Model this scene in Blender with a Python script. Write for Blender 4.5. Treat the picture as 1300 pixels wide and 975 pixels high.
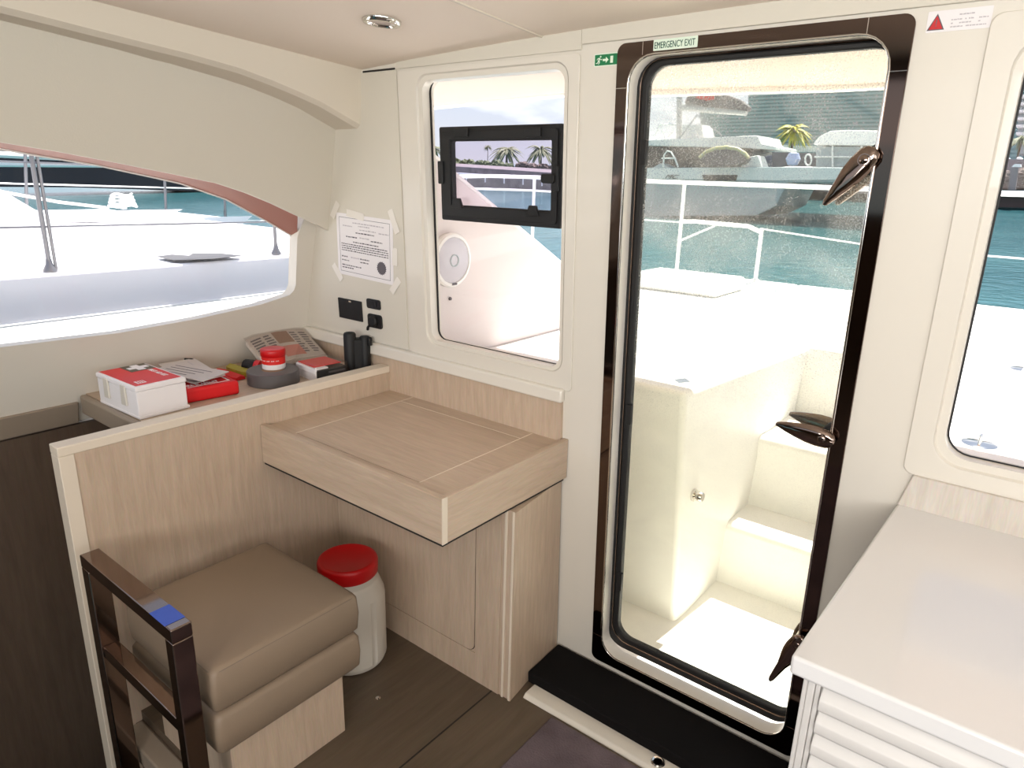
import bpy, bmesh, math, random
from mathutils import Vector, Matrix
from mathutils.geometry import tessellate_polygon
random.seed(7)
for o in list(bpy.data.objects): bpy.data.objects.remove(o)
S = bpy.context.scene; COL = S.collection
PI = math.pi

# ------------------------------------------------------------------ camera
F = 877.17; CAM = Vector((0, 0, 1.55))
RX = Vector((0.78165, 0.62317, 0.02609)); RD = Vector((0.19827, -0.20860, -0.95769)); RF = Vector((-0.59136, 0.75376, -0.28661))
cd = bpy.data.cameras.new('camera'); cam = bpy.data.objects.new('camera', cd); COL.objects.link(cam)
m3 = Matrix((RX, -RD, -RF)).transposed()
cam.matrix_world = Matrix.Translation(CAM) @ m3.to_4x4()
cd.sensor_fit = 'HORIZONTAL'; cd.sensor_width = 36; cd.lens = 36 * F / 1300; cd.clip_start = 0.02; cd.clip_end = 5000
S.camera = cam
# ------------------------------------------------------------------ light and exposure
S.view_settings.view_transform = 'Standard'; S.view_settings.look = 'None'; S.view_settings.gamma = 1
S.view_settings.use_curve_mapping = False
S.view_settings.exposure = 0.46
wd = bpy.data.worlds.new('sky'); S.world = wd; wd.use_nodes = True
nt = wd.node_tree; nt.nodes.clear()
out = nt.nodes.new('ShaderNodeOutputWorld'); bg = nt.nodes.new('ShaderNodeBackground'); bg.inputs[1].default_value = 1.3
tc = nt.nodes.new('ShaderNodeTexCoord'); sp = nt.nodes.new('ShaderNodeSeparateXYZ'); nt.links.new(tc.outputs['Generated'], sp.inputs[0])
rp = nt.nodes.new('ShaderNodeValToRGB'); nt.links.new(sp.outputs[2], rp.inputs[0])
rp.color_ramp.elements[0].position = 0.0; rp.color_ramp.elements[0].color = (.52, .52, .545, 1)
rp.color_ramp.elements[1].position = .6; rp.color_ramp.elements[1].color = (.33, .40, .54, 1)
e = rp.color_ramp.elements.new(.12); e.color = (.42, .47, .57, 1)
nz = nt.nodes.new('ShaderNodeTexNoise'); nz.inputs['Scale'].default_value = 3.2; nz.inputs['Detail'].default_value = 5
mp = nt.nodes.new('ShaderNodeMapping'); mp.inputs['Scale'].default_value = (1, 1, 2.6); nt.links.new(tc.outputs['Generated'], mp.inputs[0]); nt.links.new(mp.outputs[0], nz.inputs['Vector'])
cr = nt.nodes.new('ShaderNodeValToRGB'); cr.color_ramp.elements[0].position = .55; cr.color_ramp.elements[0].color = (0, 0, 0, 1); cr.color_ramp.elements[1].position = .66; cr.color_ramp.elements[1].color = (.8, .8, .8, 1)
nt.links.new(nz.outputs[0], cr.inputs[0])
mx = nt.nodes.new('ShaderNodeMix'); mx.data_type = 'RGBA'; nt.links.new(cr.outputs[0], mx.inputs[0]); nt.links.new(rp.outputs[0], mx.inputs[6]); mx.inputs[7].default_value = (.9, .92, .95, 1)
nt.links.new(mx.outputs[2], bg.inputs[0]); nt.links.new(bg.outputs[0], out.inputs[0])
def light(name, kind, energy, loc, target=None, color=(1, 1, 1), **kw):
    d = bpy.data.lights.new(name, kind); d.energy = energy; d.color = color
    for k, v in kw.items(): setattr(d, k, v)
    o = bpy.data.objects.new(name, d); COL.objects.link(o); o.location = loc
    if target is not None: o.rotation_euler = (Vector(target) - Vector(loc)).to_track_quat('-Z', 'Y').to_euler()
    return o
light('sun', 'SUN', 8.6, (-.5, 11.2, 21), (0, 0, 0), (1, .975, .93), angle=.009)
# added area lamps brightening the cabin, set near the unseen forward and starboard windows
light('forward_fill', 'AREA', 22, (.55, -2.25, 1.6), (-.7, 1.7, 1.85), (1, .975, .945), shape='RECTANGLE', size=2.2, size_y=.8, spread=1.75)
light('starboard_fill', 'AREA', 14, (2.1, -.3, 1.5), (-1.5, .6, .9), (1, .975, .94), shape='RECTANGLE', size=2.2, size_y=.7)
light('camera_flash', 'POINT', 9, (.03, -.01, 1.63), None, (1, .975, .95), shadow_soft_size=.018)

# ------------------------------------------------------------------ pixel rays -> real points (the photograph's measured geometry)
K = .04424; YW = 1.71275
def ray(p): a = (p[0] - 650) / F; b = (p[1] - 487.5) / F; return RX * a + RD * b + RF
def onx(p, x): r = ray(p); return CAM + r * (x / r.x)
def ony(p, y): r = ray(p); return CAM + r * (y / r.y)
def onz(p, z): r = ray(p); return CAM + r * ((z - 1.55) / r.z)
def onpl(p, p0, n): r = ray(p); n = Vector(n); return CAM + r * (((Vector(p0) - CAM) @ n) / (r @ n))
def WP(u, z, d=0): return Vector((u, YW - K * z + d, z))      # point on the raked aft bulkhead, d = metres outward

# ------------------------------------------------------------------ materials
def newmat(name):
    m = bpy.data.materials.new(name); m.use_nodes = True
    return m, m.node_tree, m.node_tree.nodes['Principled BSDF']
def srgb(r, g, b):
    f = lambda c: (c / 255 / 12.92) if c <= 10 else ((c / 255 + .055) / 1.055) ** 2.4
    return (f(r), f(g), f(b), 1)
def plain(name, col, rough=.5, metal=0, var=0, scale=8, bump=0, bscale=60, coat=0, spec=.5):
    m, t, b = newmat(name); col = tuple(col) if len(col) == 4 else (*col, 1)
    b.inputs['Base Color'].default_value = col; b.inputs['Roughness'].default_value = rough; b.inputs['Metallic'].default_value = metal
    b.inputs['Coat Weight'].default_value = coat; b.inputs['Specular IOR Level'].default_value = spec
    tcn = t.nodes.new('ShaderNodeTexCoord')
    if var:
        n = t.nodes.new('ShaderNodeTexNoise'); n.inputs['Scale'].default_value = scale; n.inputs['Detail'].default_value = 4
        t.links.new(tcn.outputs['Object'], n.inputs['Vector'])
        r = t.nodes.new('ShaderNodeValToRGB'); r.color_ramp.elements[0].position = .3; r.color_ramp.elements[1].position = .7
        r.color_ramp.elements[0].color = tuple(c * (1 - var) for c in col[:3]) + (1,); r.color_ramp.elements[1].color = tuple(min(1, c * (1 + var)) for c in col[:3]) + (1,)
        t.links.new(n.outputs[0], r.inputs[0]); t.links.new(r.outputs[0], b.inputs['Base Color'])
    if bump:
        n = t.nodes.new('ShaderNodeTexNoise'); n.inputs['Scale'].default_value = bscale; n.inputs['Detail'].default_value = 3
        t.links.new(tcn.outputs['Object'], n.inputs['Vector'])
        bp = t.nodes.new('ShaderNodeBump'); bp.inputs['Strength'].default_value = bump; bp.inputs['Distance'].default_value = .01
        t.links.new(n.outputs[0], bp.inputs['Height']); t.links.new(bp.outputs[0], b.inputs['Normal'])
    return m
def wood(name, c1, c2, stretch, rough=.45, scale=9):
    m, t, b = newmat(name); b.inputs['Roughness'].default_value = rough
    tcn = t.nodes.new('ShaderNodeTexCoord'); mpn = t.nodes.new('ShaderNodeMapping'); mpn.inputs['Scale'].default_value = stretch
    t.links.new(tcn.outputs['Object'], mpn.inputs[0])
    n = t.nodes.new('ShaderNodeTexNoise'); n.inputs['Scale'].default_value = scale; n.inputs['Detail'].default_value = 6; n.inputs['Roughness'].default_value = .6; n.inputs['Distortion'].default_value = .6
    t.links.new(mpn.outputs[0], n.inputs['Vector'])
    r = t.nodes.new('ShaderNodeValToRGB'); r.color_ramp.elements[0].position = .28; r.color_ramp.elements[1].position = .72
    r.color_ramp.elements[0].color = (*c1[:3], 1); r.color_ramp.elements[1].color = (*c2[:3], 1)
    t.links.new(n.outputs[0], r.inputs[0])
    n2 = t.nodes.new('ShaderNodeTexNoise'); n2.inputs['Scale'].default_value = scale * 6; n2.inputs['Detail'].default_value = 3
    t.links.new(mpn.outputs[0], n2.inputs['Vector'])
    mxn = t.nodes.new('ShaderNodeMix'); mxn.data_type = 'RGBA'; mxn.blend_type = 'MULTIPLY'; mxn.inputs[0].default_value = .22
    t.links.new(r.outputs[0], mxn.inputs[6]); t.links.new(n2.outputs[1], mxn.inputs[7]); t.links.new(mxn.outputs[2], b.inputs['Base Color'])
    bp = t.nodes.new('ShaderNodeBump'); bp.inputs['Strength'].default_value = .06; bp.inputs['Distance'].default_value = .004
    t.links.new(n2.outputs[0], bp.inputs['Height']); t.links.new(bp.outputs[0], b.inputs['Normal'])
    return m
def glassmat(name, tint, gloss=.05, dirt=0, speck=0):
    m = bpy.data.materials.new(name); m.use_nodes = True; t = m.node_tree; t.nodes.clear()
    o = t.nodes.new('ShaderNodeOutputMaterial'); tr = t.nodes.new('ShaderNodeBsdfTransparent'); tr.inputs[0].default_value = (*tint, 1)
    gl = t.nodes.new('ShaderNodeBsdfGlossy'); gl.inputs['Roughness'].default_value = .02
    fr = t.nodes.new('ShaderNodeLayerWeight'); fr.inputs[0].default_value = .25
    mu = t.nodes.new('ShaderNodeMath'); mu.operation = 'MULTIPLY_ADD'; mu.inputs[1].default_value = .35; mu.inputs[2].default_value = gloss * .3
    t.links.new(fr.outputs['Facing'], mu.inputs[0])
    mul = t.nodes.new('ShaderNodeMath'); mul.operation = 'MULTIPLY'; mul.inputs[1].default_value = .3; t.links.new(mu.outputs[0], mul.inputs[0])
    ms = t.nodes.new('ShaderNodeMixShader'); t.links.new(mul.outputs[0], ms.inputs[0]); t.links.new(tr.outputs[0], ms.inputs[1]); t.links.new(gl.outputs[0], ms.inputs[2])
    last = ms
    if dirt:
        tl = t.nodes.new('ShaderNodeBsdfTranslucent'); tl.inputs[0].default_value = (.95, .93, .88, 1)
        df = t.nodes.new('ShaderNodeBsdfDiffuse'); df.inputs[0].default_value = (.85, .84, .8, 1)
        rf = t.nodes.new('ShaderNodeBsdfRefraction'); rf.inputs['IOR'].default_value = 1.001; rf.inputs['Roughness'].default_value = .6; rf.inputs[0].default_value = (1, 1, .97, 1)
        md0 = t.nodes.new('ShaderNodeMixShader'); md0.inputs[0].default_value = .08; t.links.new(tl.outputs[0], md0.inputs[1]); t.links.new(df.outputs[0], md0.inputs[2])
        md = t.nodes.new('ShaderNodeMixShader'); md.inputs[0].default_value = .45; t.links.new(md0.outputs[0], md.inputs[1]); t.links.new(rf.outputs[0], md.inputs[2])
        tcn = t.nodes.new('ShaderNodeTexCoord')
        n = t.nodes.new('ShaderNodeTexNoise'); n.inputs['Scale'].default_value = 4.2; n.inputs['Detail'].default_value = 5; n.inputs['Distortion'].default_value = .8; t.links.new(tcn.outputs['Object'], n.inputs['Vector'])
        r = t.nodes.new('ShaderNodeValToRGB'); r.color_ramp.elements[0].position = .38; r.color_ramp.elements[0].color = (dirt * .35,) * 3 + (1,); r.color_ramp.elements[1].position = .72; r.color_ramp.elements[1].color = (dirt * 3.6,) * 3 + (1,)
        t.links.new(n.outputs[0], r.inputs[0])
        v = t.nodes.new('ShaderNodeTexNoise'); v.inputs['Scale'].default_value = 260; v.inputs['Detail'].default_value = 1; t.links.new(tcn.outputs['Object'], v.inputs['Vector'])
        r2 = t.nodes.new('ShaderNodeValToRGB'); r2.color_ramp.elements[0].position = .56; r2.color_ramp.elements[0].color = (0, 0, 0, 1); r2.color_ramp.elements[1].position = .68; r2.color_ramp.elements[1].color = (speck,) * 3 + (1,)
        t.links.new(v.outputs[0], r2.inputs[0])
        sx_ = t.nodes.new('ShaderNodeSeparateXYZ'); t.links.new(tcn.outputs['Object'], sx_.inputs[0]); mr = t.nodes.new('ShaderNodeMapRange'); mr.inputs[1].default_value = .85; mr.inputs[2].default_value = 1.2; mr.inputs[3].default_value = .2; mr.inputs[4].default_value = 1; t.links.new(sx_.outputs[2], mr.inputs[0])
        mm_ = t.nodes.new('ShaderNodeMath'); mm_.operation = 'MULTIPLY'; t.links.new(r2.outputs[0], mm_.inputs[0]); t.links.new(mr.outputs[0], mm_.inputs[1])
        ad = t.nodes.new('ShaderNodeMath'); ad.operation = 'ADD'; ad.use_clamp = True; mb_ = t.nodes.new('ShaderNodeMath'); mb_.operation = 'MULTIPLY'; t.links.new(r.outputs[0], mb_.inputs[0]); t.links.new(mr.outputs[0], mb_.inputs[1]); t.links.new(mb_.outputs[0], ad.inputs[0]); t.links.new(mm_.outputs[0], ad.inputs[1])
        m2 = t.nodes.new('ShaderNodeMixShader'); t.links.new(ad.outputs[0], m2.inputs[0]); t.links.new(ms.outputs[0], m2.inputs[1]); t.links.new(md.outputs[0], m2.inputs[2]); last = m2
    t.links.new(last.outputs[0], o.inputs[0])
    return m
M = {}
M['cream'] = plain('cream_gelcoat', srgb(221, 215, 203), .38, coat=.25)
M['cream2'] = plain('cream_vinyl_panel', srgb(213, 207, 193), .6, bump=.05, bscale=200)
M['ceil'] = plain('headliner', srgb(240, 227, 212), .75, bump=.04, bscale=220)
M['beam'] = plain('beam_vinyl', srgb(222, 213, 197), .6)
M['brownvinyl'] = plain('rosy_brown_vinyl', srgb(166, 112, 98), .6)
M['wood'] = wood('light_oak_laminate', srgb(192, 169, 146), srgb(212, 190, 167), (7, 7, .7))
M['woodx'] = wood('light_oak_laminate_lengthwise', srgb(192, 169, 146), srgb(212, 190, 167), (.7, 7, 7))
M['woody'] = wood('light_oak_laminate_crosswise', srgb(192, 169, 146), srgb(212, 190, 167), (7, .7, 7))
M['edge'] = plain('oak_edge_band', srgb(224, 211, 192), .45)
M['darkwood'] = wood('dark_walnut_panel', srgb(88, 72, 60), srgb(104, 87, 72), (5, 5, .5), .5)
M['floor'] = wood('brown_grey_floorboards', srgb(88, 75, 61), srgb(106, 91, 75), (6, .5, 6), .42, 7)
M['gap'] = plain('dark_gap', (.02, .017, .014), .8)
M['taupe'] = plain('taupe_leatherette', srgb(139, 121, 102), .5, bump=.05, bscale=350)
M['taupe2'] = plain('taupe_trim', srgb(150, 136, 120), .55)
M['seam'] = plain('taupe_piping', srgb(122, 106, 90), .5)
M['chrome'] = plain('bronze_tinted_chrome', (.25, .19, .16), .07, 1)
M['framechrome'] = plain('dark_bronze_chrome', (.135, .098, .082), .06, 1)
M['railsteel'] = plain('weathered_steel', (.26, .25, .26), .3, .6)
M['steel'] = plain('polished_steel', (.74, .71, .67), .1, 1)
M['reveal'] = plain('satin_aluminium_reveal', (.90, .86, .79), .4, .15)
M['ash'] = wood('pale_ash_splashback', srgb(206, 196, 184), srgb(222, 214, 203), (7, 7, .7))
M['rubber'] = plain('black_rubber', (.006, .0055, .0055), .6)
M['black'] = plain('black_plastic', (.004, .004, .0045), .6)
M['blackm'] = plain('black_carpet', (.008, .007, .007), .9, spec=.1)
M['white'] = plain('white_gelcoat', (.82, .80, .76), .35, coat=.2)
M['whitec'] = plain('white_solid_surface', srgb(226, 225, 224), .16, coat=.3)
M['whitel'] = plain('white_lacquer', srgb(212, 209, 205), .35)
M['ext'] = plain('white_deck_gelcoat', (.90, .88, .845), .45)
M['lilac'] = plain('cool_white_hull', (.88, .85, .87), .4)
M['red'] = plain('red_plastic', srgb(196, 8, 14), .4)
M['redp'] = plain('red_print', srgb(216, 30, 22), .5)
M['redf'] = plain('red_fabric_case', srgb(210, 14, 20), .6)
M['paperw'] = plain('white_paper', srgb(236, 232, 232), .7)
M['paperg'] = plain('grey_leaflet', srgb(196, 188, 184), .5)
M['ink'] = plain('grey_ink', srgb(96, 90, 96), .7)
M['inkl'] = plain('pale_ink', srgb(190, 184, 188), .7)
M['tape'] = plain('translucent_tape', srgb(230, 224, 214), .35)
M['plasticw'] = plain('white_polyethylene', srgb(214, 208, 196), .4)
M['tapegrey'] = plain('grey_duct_tape', srgb(88, 84, 84), .4)
M['blue'] = plain('blue_masking_tape', srgb(62, 92, 190), .6)
M['green'] = plain('green_sign', srgb(16, 120, 70), .5)
M['glow'] = plain('pale_green_print', srgb(226, 240, 222), .5)
M['dkgreen'] = plain('dark_green_print', srgb(30, 84, 66), .5)
M['olive'] = plain('olive_print', srgb(84, 78, 52), .5)
M['yellow'] = plain('yellow_green_label', srgb(160, 150, 50), .5)
M['rug'] = plain('grey_violet_pile', srgb(104, 92, 96), .95, var=.25, scale=9, bump=.5, bscale=160, spec=.1)
M['bag'] = glassmat('clear_plastic_bag', (.95, .93, .92), .8)
M['pane'] = glassmat('window_glass', (.985, .985, .985), .05)
M['paneh'] = glassmat('hatch_glass', (.90, .87, .93), .05)
M['doorpane'] = glassmat('salt_stained_door_glass', (.978, .985, .925), .05, dirt=.105, speck=.2)
M['cushion'] = plain('tan_pad', srgb(198, 168, 130), .7)
M['sail'] = plain('charcoal_sail_cover', srgb(84, 80, 86), .8)
M['mast'] = plain('grey_aluminium', srgb(180, 180, 180), .4)
M['darkglass'] = plain('dark_boat_window', srgb(44, 44, 44), .15)
M['hullgrey'] = plain('grey_blue_paint_and_shade', srgb(168, 176, 178), .3)  # own colour of several things, painted shade on the yacht's lower hull
M['stone'] = plain('quay_stone', srgb(128, 116, 118), .9, var=.25, scale=1.2)
M['rock'] = plain('riprap_rock', srgb(112, 96, 88), .9, var=.3, scale=.8)
M['asphalt'] = plain('quay_paving', srgb(150, 144, 146), .9)
M['hedge'] = plain('hedge_leaf', srgb(96, 104, 68), .8, var=.4, scale=2)
M['frond'] = plain('palm_leaf', srgb(116, 118, 84), .7, var=.3, scale=2)
M['frondy'] = plain('yellow_green_palm_leaf', srgb(176, 168, 40), .6, var=.35, scale=1.5)  # yellow-green leaf colour of a single palm
M['trunk'] = plain('palm_trunk', srgb(110, 92, 74), .9)
M['navy'] = plain('navy_hull', srgb(34, 34, 44), .25)
def facade():
    m, t, b = newmat('teal_glass_facade'); b.inputs['Roughness'].default_value = .35
    tcn = t.nodes.new('ShaderNodeTexCoord'); w = t.nodes.new('ShaderNodeTexWave'); w.wave_type = 'BANDS'; w.bands_direction = 'Z'; w.inputs['Scale'].default_value = .6; w.inputs['Distortion'].default_value = .25
    t.links.new(tcn.outputs['Object'], w.inputs['Vector'])
    r = t.nodes.new('ShaderNodeValToRGB'); r.color_ramp.elements[0].position = .3; r.color_ramp.elements[0].color = srgb(78, 116, 118); r.color_ramp.elements[1].position = .6; r.color_ramp.elements[1].color = srgb(126, 160, 160)
    t.links.new(w.outputs[0], r.inputs[0]); t.links.new(r.outputs[0], b.inputs['Base Color']); return m
M['facade'] = facade()
def watermat():
    m, t, b = newmat('marina_water'); b.inputs['Roughness'].default_value = .12; b.inputs['IOR'].default_value = 1.33
    tcn = t.nodes.new('ShaderNodeTexCoord'); n = t.nodes.new('ShaderNodeTexNoise'); n.inputs['Scale'].default_value = .25; n.inputs['Detail'].default_value = 3
    t.links.new(tcn.outputs['Object'], n.inputs['Vector'])
    r = t.nodes.new('ShaderNodeValToRGB'); r.color_ramp.elements[0].position = .3; r.color_ramp.elements[0].color = (.022, .098, .112, 1); r.color_ramp.elements[1].position = .7; r.color_ramp.elements[1].color = (.042, .138, .150, 1)
    t.links.new(n.outputs[0], r.inputs[0]); t.links.new(r.outputs[0], b.inputs['Base Color'])
    n2 = t.nodes.new('ShaderNodeTexNoise'); n2.inputs['Scale'].default_value = 2.2; n2.inputs['Detail'].default_value = 5; t.links.new(tcn.outputs['Object'], n2.inputs['Vector'])
    bp = t.nodes.new('ShaderNodeBump'); bp.inputs['Strength'].default_value = .55; bp.inputs['Distance'].default_value = .12
    t.links.new(n2.outputs[0], bp.inputs['Height']); t.links.new(bp.outputs[0], b.inputs['Normal']); return m
M['water'] = watermat()

# ------------------------------------------------------------------ object helpers
def wloc(o):
    v = Vector((0, 0, 0))
    while o is not None: v = v + o.location; o = o.parent
    return v
def tag(o, label=None, cat=None, group=None, kind=None):
    if label: o['label'] = label
    if cat: o['category'] = cat
    if group: o['group'] = group
    if kind: o['kind'] = kind
    return o
def thing(name, label, cat, loc, group=None):
    o = bpy.data.objects.new(name, None); COL.objects.link(o); o.location = loc; o.empty_display_size = .05
    return tag(o, label, cat, group)
def obj(name, bm, mat, parent=None, bevel=0, seg=3, ang=40, label=None, smooth=True):
    bmesh.ops.recalc_face_normals(bm, faces=bm.faces[:])
    me = bpy.data.meshes.new(name)
    off = wloc(parent) if parent is not None else Vector((0, 0, 0))
    if parent is not None: bmesh.ops.translate(bm, verts=bm.verts[:], vec=-off)
    bm.to_mesh(me); bm.free()
    mats = mat if isinstance(mat, (list, tuple)) else [mat]
    for mm in mats: me.materials.append(mm)
    if smooth:
        for p in me.polygons: p.use_smooth = True
        me.set_sharp_from_angle(angle=math.radians(ang))
    o = bpy.data.objects.new(name, me); COL.objects.link(o)
    if parent is not None: o.parent = parent
    if bevel:
        md = o.modifiers.new('bevel', 'BEVEL'); md.width = bevel; md.segments = seg; md.limit_method = 'ANGLE'; md.angle_limit = math.radians(35)
        for p in me.polygons: p.use_smooth = True
        md.harden_normals = False
    if label: o['label'] = label
    return o
def struct(name, bm, mat, label=None, cat=None, **kw):
    o = obj(name, bm, mat, **kw); return tag(o, label, cat, None, 'structure')
def NB(): return bmesh.new()
def setmi(bm, n0, mi):
    bm.faces.ensure_lookup_table()
    for f in bm.faces[n0:]: f.material_index = mi
def box(bm, x0, x1, y0, y1, z0, z1):
    v = [bm.verts.new((x, y, z)) for z in (z0, z1) for y in (y0, y1) for x in (x0, x1)]
    for q in ((0, 1, 3, 2), (4, 5, 7, 6), (0, 1, 5, 4), (2, 3, 7, 6), (0, 2, 6, 4), (1, 3, 7, 5)): bm.faces.new([v[i] for i in q])
    return v
def hexa(bm, b, t):
    vb = [bm.verts.new(p) for p in b]; vt = [bm.verts.new(p) for p in t]; n = len(b)
    bm.faces.new(vb); bm.faces.new(vt)
    for i in range(n): bm.faces.new((vb[i], vb[(i + 1) % n], vt[(i + 1) % n], vt[i]))
def prism(bm, pts, vec, holes=()):
    vec = Vector(vec); loops = [[Vector(p) for p in pts]] + [[Vector(p) for p in h] for h in holes]
    va = [[bm.verts.new(p) for p in l] for l in loops]; vb = [[bm.verts.new(p + vec) for p in l] for l in loops]
    fa = sum(va, []); fb = sum(vb, [])
    if holes:
        for tri in tessellate_polygon(loops):
            try: bm.faces.new([fa[i] for i in tri]); bm.faces.new([fb[i] for i in tri])
            except ValueError: pass
    else: bm.faces.new(fa); bm.faces.new(fb)
    for a, b in zip(va, vb):
        n = len(a)
        for i in range(n): bm.faces.new((a[i], a[(i + 1) % n], b[(i + 1) % n], b[i]))
def loft(bm, rows, close=False, caps=False):
    vs = [[bm.verts.new(p) for p in r] for r in rows]; n = len(rows[0])
    for a, b in zip(vs, vs[1:]):
        for i in range(n if close else n - 1): bm.faces.new((a[i], a[(i + 1) % n], b[(i + 1) % n], b[i]))
    if caps: bm.faces.new(vs[0]); bm.faces.new(vs[-1])
def tube(bm, pts, r, n=10, closed=False):
    pts = [Vector(p) for p in pts]; N = len(pts); rows = []; rr = r if isinstance(r, (list, tuple)) else [r] * N
    up = None
    for i, p in enumerate(pts):
        a = pts[(i - 1) % N] if (closed or i > 0) else p; b = pts[(i + 1) % N] if (closed or i < N - 1) else p
        t = (b - a).normalized()
        if up is None: up = t.orthogonal().normalized()
        up = (up - t * up.dot(t)); up = up.normalized() if up.length > 1e-6 else t.orthogonal().normalized()
        s = t.cross(up)
        rows.append([p + (up * math.cos(2 * PI * k / n) + s * math.sin(2 * PI * k / n)) * rr[i] for k in range(n)])
    if closed: rows.append(rows[0]); vs = [[bm.verts.new(q) for q in r_] for r_ in rows[:-1]]; vs.append(vs[0])
    else: vs = [[bm.verts.new(q) for q in r_] for r_ in rows]
    for a, b in zip(vs, vs[1:]):
        for k in range(n): bm.faces.new((a[k], a[(k + 1) % n], b[(k + 1) % n], b[k]))
    if not closed: bm.faces.new(vs[0]); bm.faces.new(vs[-1])
def lathe(bm, prof, c, axis=(0, 0, 1), n=32):
    ax = Vector(axis).normalized(); u = ax.orthogonal().normalized(); w = ax.cross(u); c = Vector(c); rows = []
    for r, h in prof:
        if r < 1e-5: rows.append([bm.verts.new(c + ax * h)])
        else: rows.append([bm.verts.new(c + ax * h + (u * math.cos(2 * PI * k / n) + w * math.sin(2 * PI * k / n)) * r) for k in range(n)])
    for a, b in zip(rows, rows[1:]):
        for k in range(n):
            l = (k + 1) % n
            if len(a) == 1 and len(b) == 1: continue
            if len(a) == 1: bm.faces.new((a[0], b[k], b[l]))
            elif len(b) == 1: bm.faces.new((a[k], a[l], b[0]))
            else: bm.faces.new((a[k], a[l], b[l], b[k]))
    if len(rows[0]) > 1: bm.faces.new(rows[0])
    if len(rows[-1]) > 1: bm.faces.new(rows[-1])
def rr(u0, u1, z0, z1, r, n=6):
    pts = []
    for cx, cz, a0 in ((u1 - r, z1 - r, 0), (u0 + r, z1 - r, 90), (u0 + r, z0 + r, 180), (u1 - r, z0 + r, 270)):
        for k in range(n + 1):
            a = math.radians(a0 + 90 * k / n); pts.append((cx + r * math.cos(a), cz + r * math.sin(a)))
    return pts
def wring(bm, o, i, d0, d1):            # solid ring on the raked bulkhead between outlines o and i (same point count)
    rows = [[WP(*p, d0) for p in o], [WP(*p, d1) for p in o], [WP(*p, d1) for p in i], [WP(*p, d0) for p in i]]
    n = len(o); vs = [[bm.verts.new(p) for p in r] for r in rows]
    for j in range(4):
        a, b = vs[j], vs[(j + 1) % 4]
        for k in range(n): bm.faces.new((a[k], a[(k + 1) % n], b[(k + 1) % n], b[k]))
def wplate(bm, o, d0, d1): prism(bm, [WP(*p, d0) for p in o], (0, d1 - d0, 0))
def wpx(p, d=0): q = onpl(p, (0, YW + d, 0), (0, 1, K)); return (q.x, q.z)
def text(body, size, origin, xdir, ydir, mat, name='lettering', parent=None, align='LEFT', depth=.0004, sx=1, shear=0, label=None):
    cu = bpy.data.curves.new(name, 'FONT'); cu.body = body; cu.size = size; cu.align_x = align; cu.extrude = depth; cu.shear = shear; cu.resolution_u = 3
    t = bpy.data.objects.new(name, cu); COL.objects.link(t); bpy.context.view_layer.update()
    me = bpy.data.meshes.new_from_object(t); bpy.data.objects.remove(t); bpy.data.curves.remove(cu)
    x = Vector(xdir).normalized(); y = Vector(ydir).normalized(); z = x.cross(y); o0 = Vector(origin)
    bm = bmesh.new(); bm.from_mesh(me); bpy.data.meshes.remove(me)
    for v in bm.verts: c = v.co.copy(); v.co = o0 + x * c.x * sx + y * c.y + z * c.z
    return obj(name, bm, mat, parent, label=label, smooth=False)
WU = Vector((0, -K, 1)).normalized(); WN = Vector((0, -1, -K)).normalized()

# ================================================================== SETTING: ROOM SHELL
bm = NB(); prism(bm, [(-1.3, -2.4, -.03), (2.3, -2.4, -.03), (2.3, 1.72, -.03), (-1.935, 1.72, -.03), (-1.935, .66, -.03), (-1.3, .66, -.03)], (0, 0, .03)); struct('floor', bm, M['floor'])
bm = NB(); box(bm, -1.885, -1.3, .602, .659, -.09, -.03); struct('trim_14', bm, M['taupe2'], bevel=.006)
bm = NB(); box(bm, -1.885, -1.3, .64, .66, -1.3, -.031); box(bm, -1.32, -1.30, -2.3, .64, -1.3, -.031); struct('wall_stairwell_side', bm, M['darkwood'])
bm = NB()                                                  # floorboard joints
for x in (-1.145, -.62, -.1): box(bm, x - .0025, x + .0025, -2.3, 1.46, 0, .0006)
struct('trim_5', bm, M['gap'])
def cz(x, y): return 1.922 - .0186 * (x + .4) ** 2 + .065 * (1.63 - max(y, -.4))
bm = NB(); xs = [-2.5 + .2 * i for i in range(25)]; ys = [-2.4, -1.6, -.8, -.4, 0, .4, .8, 1.2, 1.6, 1.72]
loft(bm, [[(x, y, cz(x, y)) for x in xs] for y in ys]); loft(bm, [[(x, y, cz(x, y) + .04) for x in xs] for y in ys])
struct('ceiling', bm, M['ceil'])
bm = NB(); sy = [1.664, 1.4, 1.1, .7, .2, -.4, -2.3]        # light moulding along the joint of two ceiling panels
loft(bm, [[(-1.205 - .004, y, cz(-1.205, y) - .0035), (-1.205 + .004, y, cz(-1.205, y) - .0035), (-1.205 + .004, y, cz(-1.205, y) + .002), (-1.205 - .004, y, cz(-1.205, y) + .002)] for y in sy], True, True)
struct('trim_6', bm, M['beam'])
# aft bulkhead with two window openings and the doorway
G1 = rr(-1.668, -1.132, 1.002, 1.829, .035); DO = rr(-.945, -.341, .06, 1.846, .07); G2 = rr(-.128, 1.05, 1.0, 1.80, .05)
bm = NB(); prism(bm, [WP(-2.44, -.05), WP(2.3, -.05), WP(2.3, 1.99), WP(-2.20, 1.99), WP(-2.44, 1.0)], (0, .05, 0), [[WP(*p) for p in g] for g in (G1, DO, G2)])
struct('wall_aft', bm, M['cream'], ang=30)
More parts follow.
